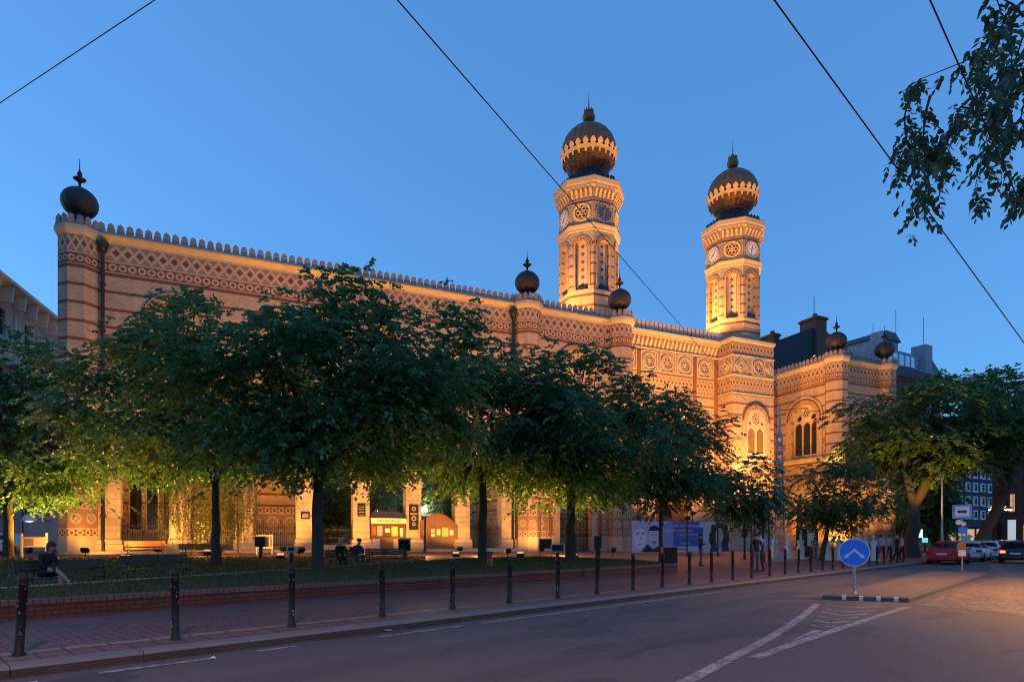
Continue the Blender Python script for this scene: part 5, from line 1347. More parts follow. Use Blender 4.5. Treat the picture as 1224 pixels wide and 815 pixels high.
# woman
ban('curly_hair', ell(9.0, 2.2, .85, .8) , 2, (.09, .025, .02))
for cx, cz, r in ((8.3, 1.9, .42), (8.2, 1.5, .38), (8.35, 1.15, .36), (9.7, 1.9, .44), (9.75, 1.5, .42), (9.6, 1.15, .4), (8.45, 2.5, .4), (9.55, 2.5, .42), (9.0, 2.75, .28)): ban('hair_curl', ell(cx, cz, r, r * .9, 14), 3, (.10, .03, .022))
ban('neck', [(8.75, .7), (9.25, .7), (9.2, 1.4), (8.8, 1.4)], 4, (.58, .3, .23)); ban('woman_face', ell(9.0, 1.85, .44, .68), 5, (.66, .35, .27))
for cx in (8.83, 9.18): ban('eye', ell(cx, 1.98, .075, .04, 10), 6, (.04, .02, .02)); ban('brow', rect(cx - .11, cx + .11, 2.1, 2.13), 6, (.1, .04, .03))
ban('nose_line', [(8.95, 1.72), (9.06, 1.72), (9.0, 1.78)], 6, (.4, .22, .2)); ban('mouth', [(8.84, 1.5), (9.0, 1.53), (9.17, 1.5), (9.0, 1.43)], 6, (.45, .08, .09))
ban('blue_jacket', [(7.95, .52), (8.1, 1.0), (8.6, 1.2), (8.85, .52)], 5, (.03, .03, .13)); ban('blue_jacket', [(9.2, .52), (9.45, 1.2), (10.0, 1.05), (10.15, .52)], 5, (.03, .03, .13))
for s, sz, x, z in (('NK REMÉNYSÉGÜNK', .34, 4.15, 2.58), ('KULTÚRA ÉS MŰVÉSZET', .25, 3.35, 2.2), ('A ZSIDÓ NYÁRI ÜNNEP', .26, 4.5, 1.88), ('Részletek', .26, 4.9, 1.14)): txt(s, sz, (x, -.014, z), EX, t, M['paper'])
ban('button', rect(4.2, 6.2, 1.05, 1.5), 2, (.06, .12, .42)); ban('rule', rect(4.0, 6.6, 1.62, 1.64), 3, (.4, .36, .55)); ban('rule', rect(3.7, 6.6, 1.74, 1.76), 3, (.4, .36, .55))
ban('red_caption', rect(4.2, 5.6, .7, .78), 3, (.4, .08, .1))
# pale torsos on plinths in front of the side wing
def bust(label, px, d, mat, first=[None]):
    p = Vector((gx(px, d), d, 0)); p.z = zg(p)
    t = thing('bust_statue', label, 'statue', p, 0, 'row of pale busts on plinths')
    mb = MB(); mb.bevbox(-.32, .32, -.32, .32, 0, .1, .02); mb.bevbox(-.2, .2, -.2, .2, .1, .95, .02); mb.build('plinth', mat, t)
    mb = MB()
    P = []
    for z, a, b in ((.95, .15, .11), (1.0, .17, .12), (1.12, .2, .13), (1.24, .27, .13), (1.31, .24, .12), (1.36, .12, .09), (1.4, .06, .06), (1.48, .052, .056), (1.54, .07, .08), (1.61, .085, .1), (1.69, .08, .095), (1.75, .045, .05)):
        P.append([(a * math.cos(2 * PI * j / 14), b * math.sin(2 * PI * j / 14) - (.02 if z > 1.5 else 0), z) for j in range(14)])
    mb.grid(P, True); mb.face(P[-1]); mb.tube([(0, -.1, 1.62), (0, -.13, 1.58)], [.02, .01], 5); mb.build('torso', mat, t)
M['dots'], nt_, b_ = newmat('black_and_white_dots', .6); u_, v_, w_ = sep(nt_, coords(nt_, 'Object'))
setc(nt_, b_, mixc(nt_, (((u_ / .1).fr() - .5).ab() + ((w_ / .1).fr() - .5).ab()).lt(.4), (.02, .02, .02), (.7, .68, .65)))
M['bustwhite'] = plain('matt_white_plaster', (.85, .75, .7), .7, 0, .12)
for px, d, l in ((926, 44.5, 'pale bust half hidden behind the lattice mast'), (943, 44.3, 'pale bust just right of the lattice mast'), (957, 44, 'pale bust with a bright spot at its plinth'), (988, 43.2, 'pale bust right of the small leaning trunk'), (1003, 43, 'pale bust left of the blue arrow sign'),
                 (1034, 42.6, 'pale bust just right of the blue arrow sign'), (1044, 42.4, 'rightmost pale bust near the passers by')): bust(l, px, d, M['bustwhite'])
bust('bust covered in black and white dots', 973, 43.7, M['dots'])
p = Vector((gx(955, 45.6), 45.6, 0)); p.z = zg(p); t = tag(None or thing('display_panel', 'dark display panel with white sheets behind the busts', 'display', p), None)
mb = MB(); mb.box(-.2, 1.4, -.03, .03, .1, 2.2); mb.build('board', M['iron'], t); mb = MB(); mb.box(.05, .2, -.06, -.032, 1.0, 2.1); mb.box(.6, 1.15, -.06, -.032, .9, 2.15); mb.build('sheet', M['paper'], t)
# ------------------------------------------------------------------ people
SK = plain('skin', (.42, .25, .19), .6, 0, .1); HAIRD = plain('dark_hair_strands', (.02, .014, .01), .6, 0, .3); HAIRG = plain('grey_hair_strands', (.35, .34, .34), .6)
def cloth(n, c): return plain(n, c, .85, 0, .2, 5)
DK, NAVY, JEAN, BLK, KHK, WHT, LBL = cloth('dark_cloth', (.02, .018, .02)), cloth('navy_cloth', (.02, .03, .06)), cloth('denim', (.05, .07, .13)), cloth('black_cloth', (.012, .012, .013)), cloth('grey_trousers', (.12, .11, .12)), cloth('white_shirt', (.5, .48, .5)), cloth('blue_shirt', (.25, .32, .5))
def person(label, p, rz, J, mats, hair, group=None, scale=1.):
    """J: joints dict -> (x,y,z); one continuous skinned body"""
    t = thing('person', label, 'person', p, rz, group)
    E = [('pel', 'waist'), ('waist', 'chest'), ('chest', 'neck'), ('neck', 'chin'), ('chin', 'crown_')]
    for s in 'LR': E += [('chest', 'sh' + s), ('sh' + s, 'el' + s), ('el' + s, 'wr' + s), ('wr' + s, 'ha' + s), ('pel', 'hip' + s), ('hip' + s, 'kn' + s), ('kn' + s, 'an' + s), ('an' + s, 'to' + s)]
    RAD = {'pel': (.135, .11), 'waist': (.125, .095), 'chest': (.15, .105), 'neck': (.058, .055), 'chin': (.072, .082), 'crown_': (.075, .09), 'sh': (.066, .06), 'el': (.045, .045), 'wr': (.032, .028), 'ha': (.04, .022), 'hip': (.09, .09), 'kn': (.06, .06), 'an': (.042, .042), 'to': (.042, .03)}
    names = list(J); bm = bmesh.new(); sl = bm.verts.layers.skin.verify()
    vs = {}
    for k in names:
        v = bm.verts.new(Vector(J[k]) * scale); r = RAD.get(k) or RAD[k[:2]] if k[:2] in RAD and k not in RAD else RAD.get(k, RAD.get(k[:3]))
        v[sl].radius = (r[0] * scale, r[1] * scale); v[sl].use_root = (k == 'pel'); vs[k] = v
    for a, b in E: bm.edges.new((vs[a], vs[b]))
    me = bpy.data.meshes.new('body'); bm.to_mesh(me); bm.free()
    o = bpy.data.objects.new('tmp', me); COL.objects.link(o)
    o.modifiers.new('s', 'SKIN'); sd = o.modifiers.new('d', 'SUBSURF'); sd.levels = 2; sd.render_levels = 2
    me2 = bpy.data.meshes.new_from_object(o.evaluated_get(bpy.context.evaluated_depsgraph_get())); bpy.data.objects.remove(o)
    me2.materials.clear()
    for m in mats: me2.materials.append(m)
    me2.name = 'body'
    Jv = {k: Vector(v) * scale for k, v in J.items()}
    def region(a, b):
        if a in ('neck', 'chin') or b.startswith('ha'): return 2
        if a.startswith('an'): return 3
        if a.startswith('hip') or a == 'pel' and b.startswith('hip'): return 1
        if a.startswith('kn'): return 4 if len(mats) > 4 else 1
        if a.startswith('el'): return 0
        return 0
    for f in me2.polygons:
        c = f.center; best = (9, 0)
        for a, b in E:
            A, B = Jv[a], Jv[b]; d = B - A; q = max(0, min(1, (c - A).dot(d) / d.length_squared)); dist = (c - A - d * q).length
            if dist < best[0]: best = (dist, region(a, b))
        f.material_index = best[1]; f.use_smooth = True
    b = bpy.data.objects.new('body', me2); COL.objects.link(b); b.parent = t
    hd = Jv['crown_']; ch = Jv['chin']; ax = (hd - ch).normalized()
    mb = MB(); P = []
    for k in range(9):
        ph = k / 8 * R(105)
        P.append([hd + Vector((.098 * math.sin(ph) * math.cos(a) * scale, (.112 * math.sin(ph) * math.sin(a) + .022) * scale, (.105 * math.cos(ph) - .015 - (.14 if (hair[1] and math.sin(a) > -.35 and k > 6) else 0)) * scale)) for a in [2 * PI * j / 16 for j in range(16)]])
    mb.grid(P, True); mb.build('hair', hair[0], t)
    # nose as a small wedge on the face
    mb = MB(); f0 = ch.lerp(hd, .45) + Vector((0, -.088 * scale, 0)); mb.tube([f0 + Vector((0, .01, .03)) * scale, f0 + Vector((0, -.022, -.02)) * scale, f0 + Vector((0, .0, -.03)) * scale], [.006, .013, .006], 6); mb.build('nose', mats[2], t)
    return t
def stand(arms='down', st=.1, bend=0.):
    J = {'pel': (0, 0, .93), 'waist': (0, .01, 1.08), 'chest': (0, 0 - bend, 1.32), 'neck': (0, .01 - bend, 1.47), 'chin': (0, -.02 - bend, 1.56), 'crown_': (0, -.02 - bend, 1.66)}
    for s, q in (('L', 1), ('R', -1)):
        J['sh' + s] = (q * .17, .01 - bend, 1.41); J['hip' + s] = (q * .09, 0, .86); J['kn' + s] = (q * .1, -.03 + st * q * .3, .48); J['an' + s] = (q * .11, .03 + st * q, .08); J['to' + s] = (q * .13, -.13 + st * q, .035)
        if arms == 'down': J['el' + s] = (q * .24, .04, 1.13); J['wr' + s] = (q * .24, -.03, .9); J['ha' + s] = (q * .23, -.06, .82)
        else: J['el' + s] = (q * .22, -.03, 1.14); J['wr' + s] = (q * .1, -.25, 1.18); J['ha' + s] = (q * .06, -.31, 1.22)
    return J
def sit(lean=.0, arms='lap'):
    J = {'pel': (0, 0, .55), 'waist': (0, -.02 - lean * .3, .7), 'chest': (0, -.04 - lean, .93), 'neck': (0, -.06 - lean * 1.3, 1.08), 'chin': (0, -.11 - lean * 1.5, 1.16), 'crown_': (0, -.12 - lean * 1.6, 1.26)}
    for s, q in (('L', 1), ('R', -1)):
        J['sh' + s] = (q * .17, -.03 - lean, 1.02); J['hip' + s] = (q * .09, -.06, .54); J['kn' + s] = (q * .1, -.46, .54); J['an' + s] = (q * .11, -.44, .1); J['to' + s] = (q * .12, -.6, .05)
        J['el' + s] = (q * .22, -.12 - lean, .77); J['wr' + s] = (q * .12, -.33, .68); J['ha' + s] = (q * .08, -.4, .66)
    return J
def on(bx, along, ang_extra=0): # seat position on a bench
    m = Matrix.Translation(bx.location) @ Matrix.Rotation(bx.rotation_euler[2], 4, 'Z'); return m @ Vector((along, -.12, 0))
Js = sit(.12); Js['knR'] = (-.02, -.5, .64); Js['anR'] = (.22, -.62, .3); Js['toR'] = (.26, -.78, .24); Js['knL'] = (.1, -.48, .55)
person('dark haired woman in a black top sitting cross legged on the left bench', on(BN, .55), BN.rotation_euler[2] + R(12), Js, [BLK, BLK, SK, BLK, SK], (HAIRD, True))
person('grey haired person in dark clothes sitting on the left of the couple', on(BC, .6), BC.rotation_euler[2], sit(.03), [BLK, BLK, SK, BLK], (HAIRG, False))
person('dark haired person in a blue jacket sitting on the right of the couple', on(BC, 1.25), BC.rotation_euler[2] + R(18), sit(.08), [NAVY, KHK, SK, BLK], (HAIRD, False))
def pz(px, d): p = Vector((gx(px, d), d, 0)); p.z = zg(p); return p
person('person in dark jacket and jeans standing before the banner looking at a phone', pz(837.5, 33.2), R(60), stand('phone', .06), [DK, JEAN, SK, BLK], (HAIRD, False))
person('person in a long dark jacket standing behind a kerb bollard, back turned', pz(904, 27.6), R(170), stand('down', .07), [BLK, KHK, SK, BLK], (HAIRD, False), scale=1.0)
person('person in a pale striped top standing close beside the dark jacket', pz(908.5, 28.2), R(200), stand('down', -.06), [LBL, DK, SK, BLK], (HAIRD, False), scale=1.04)
person('passer by in a white shirt walking near the rightmost bust', pz(1053, 44.5), R(120), stand('down', .2), [WHT, KHK, SK, BLK], (HAIRD, False), 'passers by on the pavement')
person('passer by in a light blue shirt between the white shirt and dark jacket', pz(1063, 45.5), R(90), stand('down', .18), [LBL, JEAN, SK, BLK], (HAIRD, False), 'passers by on the pavement')
person('passer by in a dark jacket beside the big tree trunk', pz(1072, 42.5), R(75), stand('down', .22), [BLK, DK, SK, BLK], (HAIRG, False), 'passers by on the pavement')
person('passer by in a pale grey top behind the dark jacketed walker', pz(1078, 46), R(250), stand('down', .15), [WHT, DK, SK, BLK], (HAIRD, False), 'passers by on the pavement')
# ------------------------------------------------------------------ cars
TYRE = plain('tyre_rubber', (.012, .012, .013), .85); RIM = plain('alloy_rim', (.45, .45, .47), .35, .8)
CGL, _n, _b2 = newmat('car_glass', .06, 0, .7); _b2.inputs['Base Color'].default_value = (.012, .014, .018, 1)
TAIL_OFF = plain('red_tail_lens', (.3, .012, .01), .2, 0, .1); TAIL_ON = glow('lit_tail_lamp', (1., .08, .03), 7.); HEAD = plain('clear_lamp_lens', (.6, .6, .62), .15)
PLATE = plain('number_plate_face', (.75, .75, .73), .5, 0, .05)
def paint(n, c): m, nt, b = newmat(n, .4, 0, .4); b.inputs['Base Color'].default_value = (*c, 1); b.inputs['Coat Weight'].default_value = .25; b.inputs['Coat Roughness'].default_value = .08; return m
def car(label, p, ang, pm, kind='sedan', lit=False):
    """x forward, origin on the road at the middle of the car"""
    t = thing('parked_car' if not lit else 'moving_car', label, 'car', p, ang, 'cars along the street')
    L = 4.5; est = kind == 'estate'
    #      x      half w  z_low  z_belt z_top  half w top
    ST = [(-2.25, .70, .38, .62, .62, .70), (-2.22, .80, .30, .80, .84, .74), (-2.05, .86, .24, .92, .98 if not est else 1.0, .72), (-1.75, .88, .22, .95, 1.01 if not est else 1.28, .66 if not est else .64),
          (-1.15, .885, .2, .95, 1.30 if not est else 1.44, .58), (-.7, .89, .2, .94, 1.43 if not est else 1.46, .56), (0., .89, .2, .92, 1.45, .56), (.45, .885, .2, .92, 1.38, .57), (1.1, .88, .2, .90, .97, .66), (1.7, .86, .22, .82, .86, .66), (2.1, .78, .26, .68, .72, .6), (2.25, .66, .34, .55, .57, .52)]
    mb = MB(); rows = []
    for x, w, zl, zb, zt, wt in ST:
        s = [(w * .88, zl), (w * .99, zl + .1), (w, (zl + zb) / 2), (w * .985, zb - .07), (w * .95, zb), (wt + (w * .95 - wt) * .12, zt - (zt - zb) * .16), (wt * .86, zt), (wt * .4, zt + .025)]
        ringp = [(x, a, z) for a, z in s] + [(x, -a, z) for a, z in s[::-1]]
        rows.append(ringp)
    n = len(rows[0]); i0 = len(mb.v)
    for r in rows: mb.v += r
    for i in range(len(rows) - 1):
        for j in range(n):
            j2 = (j + 1) % n
            cab = (3 if not est else 2) <= i <= 7
            gl = (j in (4, 10)) and cab and i not in (99,)
            top = j in (5, 6, 7, 8, 9)
            ws = top and (i == 7 or (i == 3 if not est else i == 2))
            mb.f.append((i0 + i * n + j, i0 + (i + 1) * n + j, i0 + (i + 1) * n + j2, i0 + i * n + j2)); mb.uv.append(None); mb.m.append(1 if gl or ws else 0); mb.sm.append(not (gl or ws))
    mb.face(rows[0]); mb.face(rows[-1][::-1])
    mb.build('body', [pm, CGL], t)
    for x in (-1.38, 1.38):
        for s in (-1, 1):
            mb = MB(); c = Matrix.Translation((x, s * .8, .32)) @ Matrix.Rotation(PI / 2 * -s, 4, 'X')
            mb.lathe([(.2, -.1), (.29, -.1), (.325, -.05), (.325, .06), (.3, .1), (.21, .105)], 24, mat=c); w = mb.build('wheel', TYRE, t)
            mb = MB(); mb.lathe([(.21, .1), (.19, .06), (.06, .085), (.0, .095)], 20, mat=c, ribs=5, ribd=.2, cap=False); mb.build('rim', RIM, w)
            mb = MB(); mb.lathe([(.36, .0), (.37, .07), (.325, .085)], 20, mat=c, cap=False); mb.build('arch_trim', TYRE, w)
    for s in (-1, 1):
        mb = MB(); mb.bevbox(-2.27, -2.1, s * .66 - .14, s * .66 + .14, .68, .84, .02); mb.build('tail_light', TAIL_ON if lit else TAIL_OFF, t)
        mb = MB(); mb.bevbox(2.1, 2.24, s * .55 - .14, s * .55 + .14, .52, .64, .02); mb.build('headlight', HEAD, t)
        mb = MB(); mb.bevbox(.62, .8, s * .98 - .09, s * .98 + .09, .9, 1.02, .03); mb.build('wing_mirror', pm, t)
    mb = MB(); mb.box(-2.262, -2.25, -.27, .27, .60, .71); mb.build('number_plate', PLATE, t)
    mb = MB(); mb.bevbox(-2.3, -2.1, -.78, .78, .32, .5, .05); mb.build('bumper', pm, t)
    return t
CA = math.atan2(RD.y, RD.x)
RP, WP, DR, GP, KP = paint('red_car_paint', (.6, .006, .008)), paint('white_car_paint', (.55, .54, .55)), paint('dark_red_paint', (.1, .012, .012)), paint('silver_car_paint', (.28, .29, .32)), paint('black_car_paint', (.015, .016, .02))
car('bright red saloon parked at the kerb beside the big tree', G(39.5, -1.05), CA, RP)
car('white estate car parked right in front of the red saloon', G(46.5, -1.3), CA, WP, 'estate')
car('white saloon next to the white estate, further along', G(52.6, -1.5), CA, WP)
car('dark red car in the parked row past the white cars', G(59, -1.6), CA, DR, 'estate')
car('silver car with dark windows in the parked row', G(65.5, -1.3), CA, GP)
car('black estate at the far end of the parked row', G(72, -1.1), CA, KP, 'estate')
car('dark moving car cut by the right edge with red tail lamps lit', G(44.6, -4.0), CA + R(4), KP, 'sedan', True)
car('pale car parked in the side street at the far left edge', Vector((gx(8, 41), 41, 0.55)), R(110), WP, 'estate')
# ------------------------------------------------------------------ buildings around
def stucco(name, col):
    m, nt, b = newmat(name, .85, 0, .2); o = coords(nt, 'Object'); f = noise(nt, o, .6, 5, .65); u, v, _ = sep(nt, coords(nt)); st = noise(nt, comb(nt, u * 1.5, v * .12), 1., 4)
    setc(nt, b, mixc(nt, f * .5 + st * .5, tuple(c * .6 for c in col), tuple(c * 1.25 for c in col))); bump(nt, b, noise(nt, o, 8, 3), .3, .02); return m
M['stucco'] = stucco('pale_grey_stucco', (.62, .56, .5)); M['dkstone'] = stucco('soot_dark_stone', (.09, .08, .085)); M['bluegrey'] = stucco('blue_grey_render', (.30, .36, .42)); M['brownst'] = stucco('brown_stone', (.2, .15, .11)); M['slab_blue'] = stucco('dark_blue_cladding', (.06, .075, .13))
M['slate'] = ashlar('slate_roof', (.055, .06, .075), .4, .3); M['chim'] = ashlar('chimney_brick', (.2, .1, .07), .26, .09)
M['winblue'], _n, _b3 = newmat('sky_mirroring_glass', .05, 0, .8); _b3.inputs['Base Color'].default_value = (.05, .09, .15, 1); _b3.inputs['Metallic'].default_value = .75; _b3.inputs['Base Color'].default_value = (.42, .5, .6, 1)
M['winlit'] = glow('lit_shop_window', (1., .6, .28), .5); M['winwhite'] = glow('bright_white_shop_light', (.75, .95, 1.), .45); M['wincyan'] = glow('cyan_shop_light', (.2, .9, .85), .7)
def building(name, label, p, ang, w, dpt, h, mat, cols, rows, ww, wh, z1, dz, x0, dx, glass, frame=None, roof=None, cat='building', eave=None, arched=False):
    """facade on local y=0 facing -y, body behind"""
    t = thing(name, label, cat, p, ang)
    mb = MB(); holes = []
    for r in range(rows):
        for c in range(cols):
            cx, z = x0 + c * dx, z1 + r * dz
            holes.append(arch(cx, z, z + wh - ww / 2, ww / 2, 8) if arched and r == 0 else rect(cx - ww / 2, cx + ww / 2, z, z + wh)[::-1])
    mb.plate(rect(0, w, 0, h), holes, (0, 0, 0), EX, EZ, .35); mb.box(0, w, .36, dpt, 0, h - .01); mb.build('wall', mat, t)
    for r in range(rows):
        for c in range(cols):
            cx, z = x0 + c * dx, z1 + r * dz
            mb = MB(); f = .09
            mb.plate(rect(cx - ww / 2 - .15, cx + ww / 2 + .15, z - .15, z + wh + .18), [rect(cx - ww / 2 + f, cx + ww / 2 - f, z + f, z + wh - f)[::-1]], (0, -.06, 0), EX, EZ, .12)
            mb.box(cx - .04, cx + .04, .1, .16, z, z + wh); mb.box(cx - ww / 2, cx + ww / 2, .1, .16, z + wh * .62, z + wh * .62 + .07)
            mb.box(cx - ww / 2 - .2, cx + ww / 2 + .2, -.16, .05, z - .24, z - .15)
            wdo = mb.build('window', frame or mat, t)
            g = glass[(r * 7 + c * 3) % len(glass)]
            mb = MB(); mb.plate(rect(cx - ww / 2, cx + ww / 2, z, z + wh), [], (0, .2, 0), EX, EZ, .04); mb.build('pane', g, wdo)
    mb = MB(); e = eave or .5
    mb.sweep([(0, dpt), (0, 0), (w, 0), (w, dpt)], [(0, h - .5), (.15, h - .45), (.2, h - .2), (e, h - .05), (e, h + .18), (-.3, h + .2)]); mb.build('cornice', mat, t)
    if roof:
        mb = MB(); mb.sweep([(0, 0), (w, 0), (w, dpt), (0, dpt)], [(e, h + .18), (-min(w, dpt) * .3, h + roof), (-min(w, dpt) * .48, h + roof * 1.15)], closed=True); mb.build('roof', M['slate'], t)
    return t
# left neighbour: its street front faces right
LB = building('townhouse', 'pale stucco townhouse with deep bracketed eaves at the left edge', (-33.2, 32.0, 0), R(106), 48, 12, 20, M['stucco'], 13, 4, 1.1, 2.1, 3.2, 4.2, 2.6, 3.5, [M['glass'], M['winblue'], M['glass']], roof=2.0, eave=1.5) if False else None
def left_house():
    a = Vector((-34.2, 36.0, 0)); b = Vector((-44.5, 72.0, 0))
    # front must face +x: walk from far to near so that outward lies on the right-hand side of the path
    d = (b - a).normalized(); ang = math.atan2(d.y, d.x)
    t = building('townhouse', 'pale stucco townhouse with deep bracketed eaves at the left edge', a, ang, (a - b).length, 12, 19.6, M['stucco'], 10, 4, 1.05, 2.1, 3.4, 4.25, 1.7, 3.7, [M['glass'], M['winblue'], M['glass']], roof=2.4, eave=1.3)
    L = (a - b).length
    for k in range(20):
        mb = MB(); x = .8 + k * 1.85; mb.plate([(-.9, 18.3), (-.15, 18.3), (-.15, 18.6), (.0, 19.35), (-1.0, 19.35)][::1], [], (x, -.2, 0), Vector((0, 1, 0)), EZ, .2)
        mb.build('eave_bracket', M['stucco'], t)
    for k in range(11):
        mb = MB(); x = .0 + k * 3.7 + .0
        mb.box(max(x - .3, .02), x + .1, -.12, .0, 14.4, 18.3); mb.box(x + .3, min(x + .6, L), -.12, .0, 14.4, 18.3); mb.build('pilaster', M['stucco'], t)
    mb = MB(); mb.sweep([(0, 0), (L, 0)], [(0, 14.0), (.4, 14.1), (.45, 14.35), (0, 14.4)]); mb.sweep([(0, 0), (L, 0)], [(0, 5.6), (.25, 5.7), (.25, 5.9), (0, 6.0)]); mb.build('string_course', M['stucco'], t)
left_house()
# apartment house with a slate roof behind the forecourt
def behind():
    p0 = at(921, 643, 96); t = thing('apartment_house', 'tall house with dark slate roof and brick chimney behind the side wing', 'building', (p0.x - 6, 94, 0), R(24))
    mb = MB(); mb.box(-6, 30, 0, 14, 0, 27.5); mb.build('wall', M['brownst'], t)
    mb = MB(); mb.plate([(-6.3, 27.4), (30, 27.4), (28, 31.0), (21.8, 34.0), (19.5, 35.0), (15.5, 35.4), (7, 31.9), (2, 29.5), (-6, 28.5)], [], (0, -.3, 0), EX, EZ, 14.6); mb.build('roof', M['slate'], t)
    for x0, x1, y0, z1, z0 in ((16.0, 18.3, -.8, 37.4, 28), (9.7, 11.0, 2, 34.6, 30), (20.6, 22.2, 1, 35.6, 28)):
        mb = MB(); mb.box(x0, x1, y0, y0 + 3.2, z0, z1); mb.box(x0 - .2, x1 + .2, y0 - .2, y0 + 3.4, z1 - .5, z1 - .15); mb.box(x0 + .3, x0 + .8, y0 + .5, y0 + 1, z1, z1 + .5); mb.build('chimney', M['chim'], t)
    mb = MB(); mb.tube([(16.4, 0, 37.4), (16.4, 0, 40.6)], .06, 5); mb.build('aerial', M['iron'], t)
behind()
# pale blue penthouse block above the street tree
def pent():
    D = 105; p = at(1060, 643, D); t = thing('roof_terrace_block', 'bluish stepped block with roof terraces and aerials above the big street tree', 'building', (p.x, D, 0), R(30))
    mb = MB(); mb.box(0, 17, 0, 14, 0, 31.5); mb.box(2.2, 14.5, 1.5, 13, 31.5, 34.6); mb.box(3.0, 9.0, 3, 12, 34.6, 36.8); mb.box(13.3, 15.6, .5, 3, 31.5, 36.6); mb.box(0.3, 1.6, 1, 3, 31.5, 37); mb.build('wall', M['bluegrey'], t)
    mb = MB(); mb.plate([(2.6, 36.8), (9.4, 36.8), (7.5, 38.2), (4.5, 38.2)], [], (0, 2.6, 0), EX, EZ, 10); mb.plate([(15.6, 31.5), (19.5, 31.5), (15.6, 34.2)], [], (0, .6, 0), EX, EZ, 10); mb.build('roof', M['sheet_roof'], t)
    for k in range(6): mb = MB(); mb.plate(rect(2.8 + k * 1.9, 4.1 + k * 1.9, 32.2, 34), [], (0, 1.46, 0), EX, EZ, .03); mb.build('window', M['winblue'], t)
    for k in range(7): mb = MB(); mb.plate(rect(.8 + k * 2.3, 2.1 + k * 2.3, 28.3, 30.4), [], (0, -.04, 0), EX, EZ, .03); mb.build('window', M['winblue'], t)
    for z in (31.95, 32.5):
        mb = MB(); mb.box(.0, 17, -.1, -.05, z, z + .05); mb.build('railing', M['steel'], t)
    for x, z0, z1 in ((8.3, 38, 42.5), (14.6, 36.6, 41.8), (1.2, 37, 39)): mb = MB(); mb.tube([(x, 3 if x < 14 else 1.5, z0), (x, 3 if x < 14 else 1.5, z1)], .045, 5); mb.build('aerial', M['iron'], t)
pent()
# dark stone house right of the synagogue, beyond the side wing
building('stone_house', 'soot dark stone house just right of the synagogue', G(52, 13.5), CA, 15, 12, 17, M['dkstone'], 5, 4, 1.2, 2.2, 2.0, 4., 1.6, 2.9, [M['glass']], roof=2.5) if False else None
pa = at(1056, 643, 86); pb = at(1122, 643, 88)
building('stone_house', 'soot dark stone house just right of the synagogue', (pa.x, pa.y, 0), math.atan2(pb.y - pa.y, pb.x - pa.x), 9.5, 12, 24, M['dkstone'], 3, 5, 1.3, 2.3, 2.0, 4.3, 1.8, 3., [M['glass'], M['winblue'], M['glass']], roof=2.5)
# distant modern block
pa = at(1131, 643, 120); pb = at(1208, 643, 132)
MB_ = building('office_block', 'distant dark blue office block with rows of pale sky reflecting windows', (pa.x, pa.y, 0), math.atan2(pb.y - pa.y, pb.x - pa.x), 20, 12, 24, M['slab_blue'], 6, 6, 1.7, 1.5, 5.6, 2.75, 2.0, 2.9, [M['winblue']], M['white'])
mb = MB(); mb.box(.2, 15.2, -1.4, -.02, 3.9, 4.4); mb.build('canopy', M['dkstone'], MB_)
for x in (.8, 4.2, 7.6, 11.2): mb = MB(); mb.plate(rect(x, x + 2.7, .7, 3.5), [], (0, -.05, 0), EX, EZ, .03); mb.build('shop_window', M['winlit'], MB_)
mb = MB(); mb.box(-2.5, 1.0, -2.5, -.1, 12.2, 21); mb.build('bay', M['brownst'], MB_)
# right-hand street front
pa = at(1186, 643, 104); pb = at(1262, 643, 92)
SB = building('stone_tenement', 'old stone tenement at the right edge with tall arched lit ground floor', (pa.x, pa.y, 0), math.atan2(pb.y - pa.y, pb.x - pa.x), 17, 12, 15, M['dkstone'], 6, 3, 1.3, 3.0, 1.2, 4.6, 1.5, 2.6, [M['glass'], M['winblue'], M['winlit'], M['glass']], roof=2, arched=True)
mb = MB(); mb.plate(rect(3.3, 4.9, .9, 4.6), [], (0, -.09, 0), EX, EZ, .03); mb.build('shop_window', M['winwhite'], SB)
mb = MB(); mb.plate(rect(7.0, 7.7, 2.6, 3.6), [], (0, -.09, 0), EX, EZ, .03); mb.build('shop_sign', M['iron'], SB)
# building and bright lamp in the garden behind the arcade, and shop light under the street tree
p = W(-19, 18); t = thing('garden_house', 'pale house in the garden seen bluish through the arcade above the shed', 'building', p, ROT)
mb = MB(); mb.box(-12, 10, 0, 6, 0, 9); mb.build('wall', M['bluegrey'], t)
for k in range(6): mb = MB(); mb.plate(rect(-10 + k * 3.2, -8.7 + k * 3.2, 3.8, 6.0), [], (0, -.03, 0), EX, EZ, .02); mb.build('window', M['winblue'], t)
d = 52; pole('street_lamp', 'bright white garden lamp glimpsed above the wooden shed', 'street lamp', 507, d + 6, 3.6, .05, None)
mb = MB(); mb.lathe([(.0, -.3), (.22, -.2), (.32, 0), (.22, .2), (.0, .3)], 14); lg = mb.build('lamp_globe', glow('white_lamp_glow', (1., .93, .8), 9.), [o for o in bpy.data.objects if o.get('label') == 'bright white garden lamp glimpsed above the wooden shed'][0], (0, 0, 3.7))
p = at(1106, 640, 66); t = thing('shop_sign', 'small cyan and white lit shop sign under the dark street trees', 'shop sign', (p.x, p.y, 0))
mb = MB(); mb.box(-.06, .06, 0, .1, 0, 3.2); mb.build('post', M['iron'], t); mb = MB(); mb.plate(rect(-.35, .25, 1.2, 1.7), [], (0, -.05, 0), EX, EZ, .05); mb.build('cyan_panel', M['wincyan'], t)
mb = MB(); mb.plate(rect(-.75, -.3, 1.7, 2.6), [], (0, -.06, 0), EX, EZ, .05); mb.build('white_panel', glow('blue_white_panel', (.5, .75, 1.), 1.5), t)
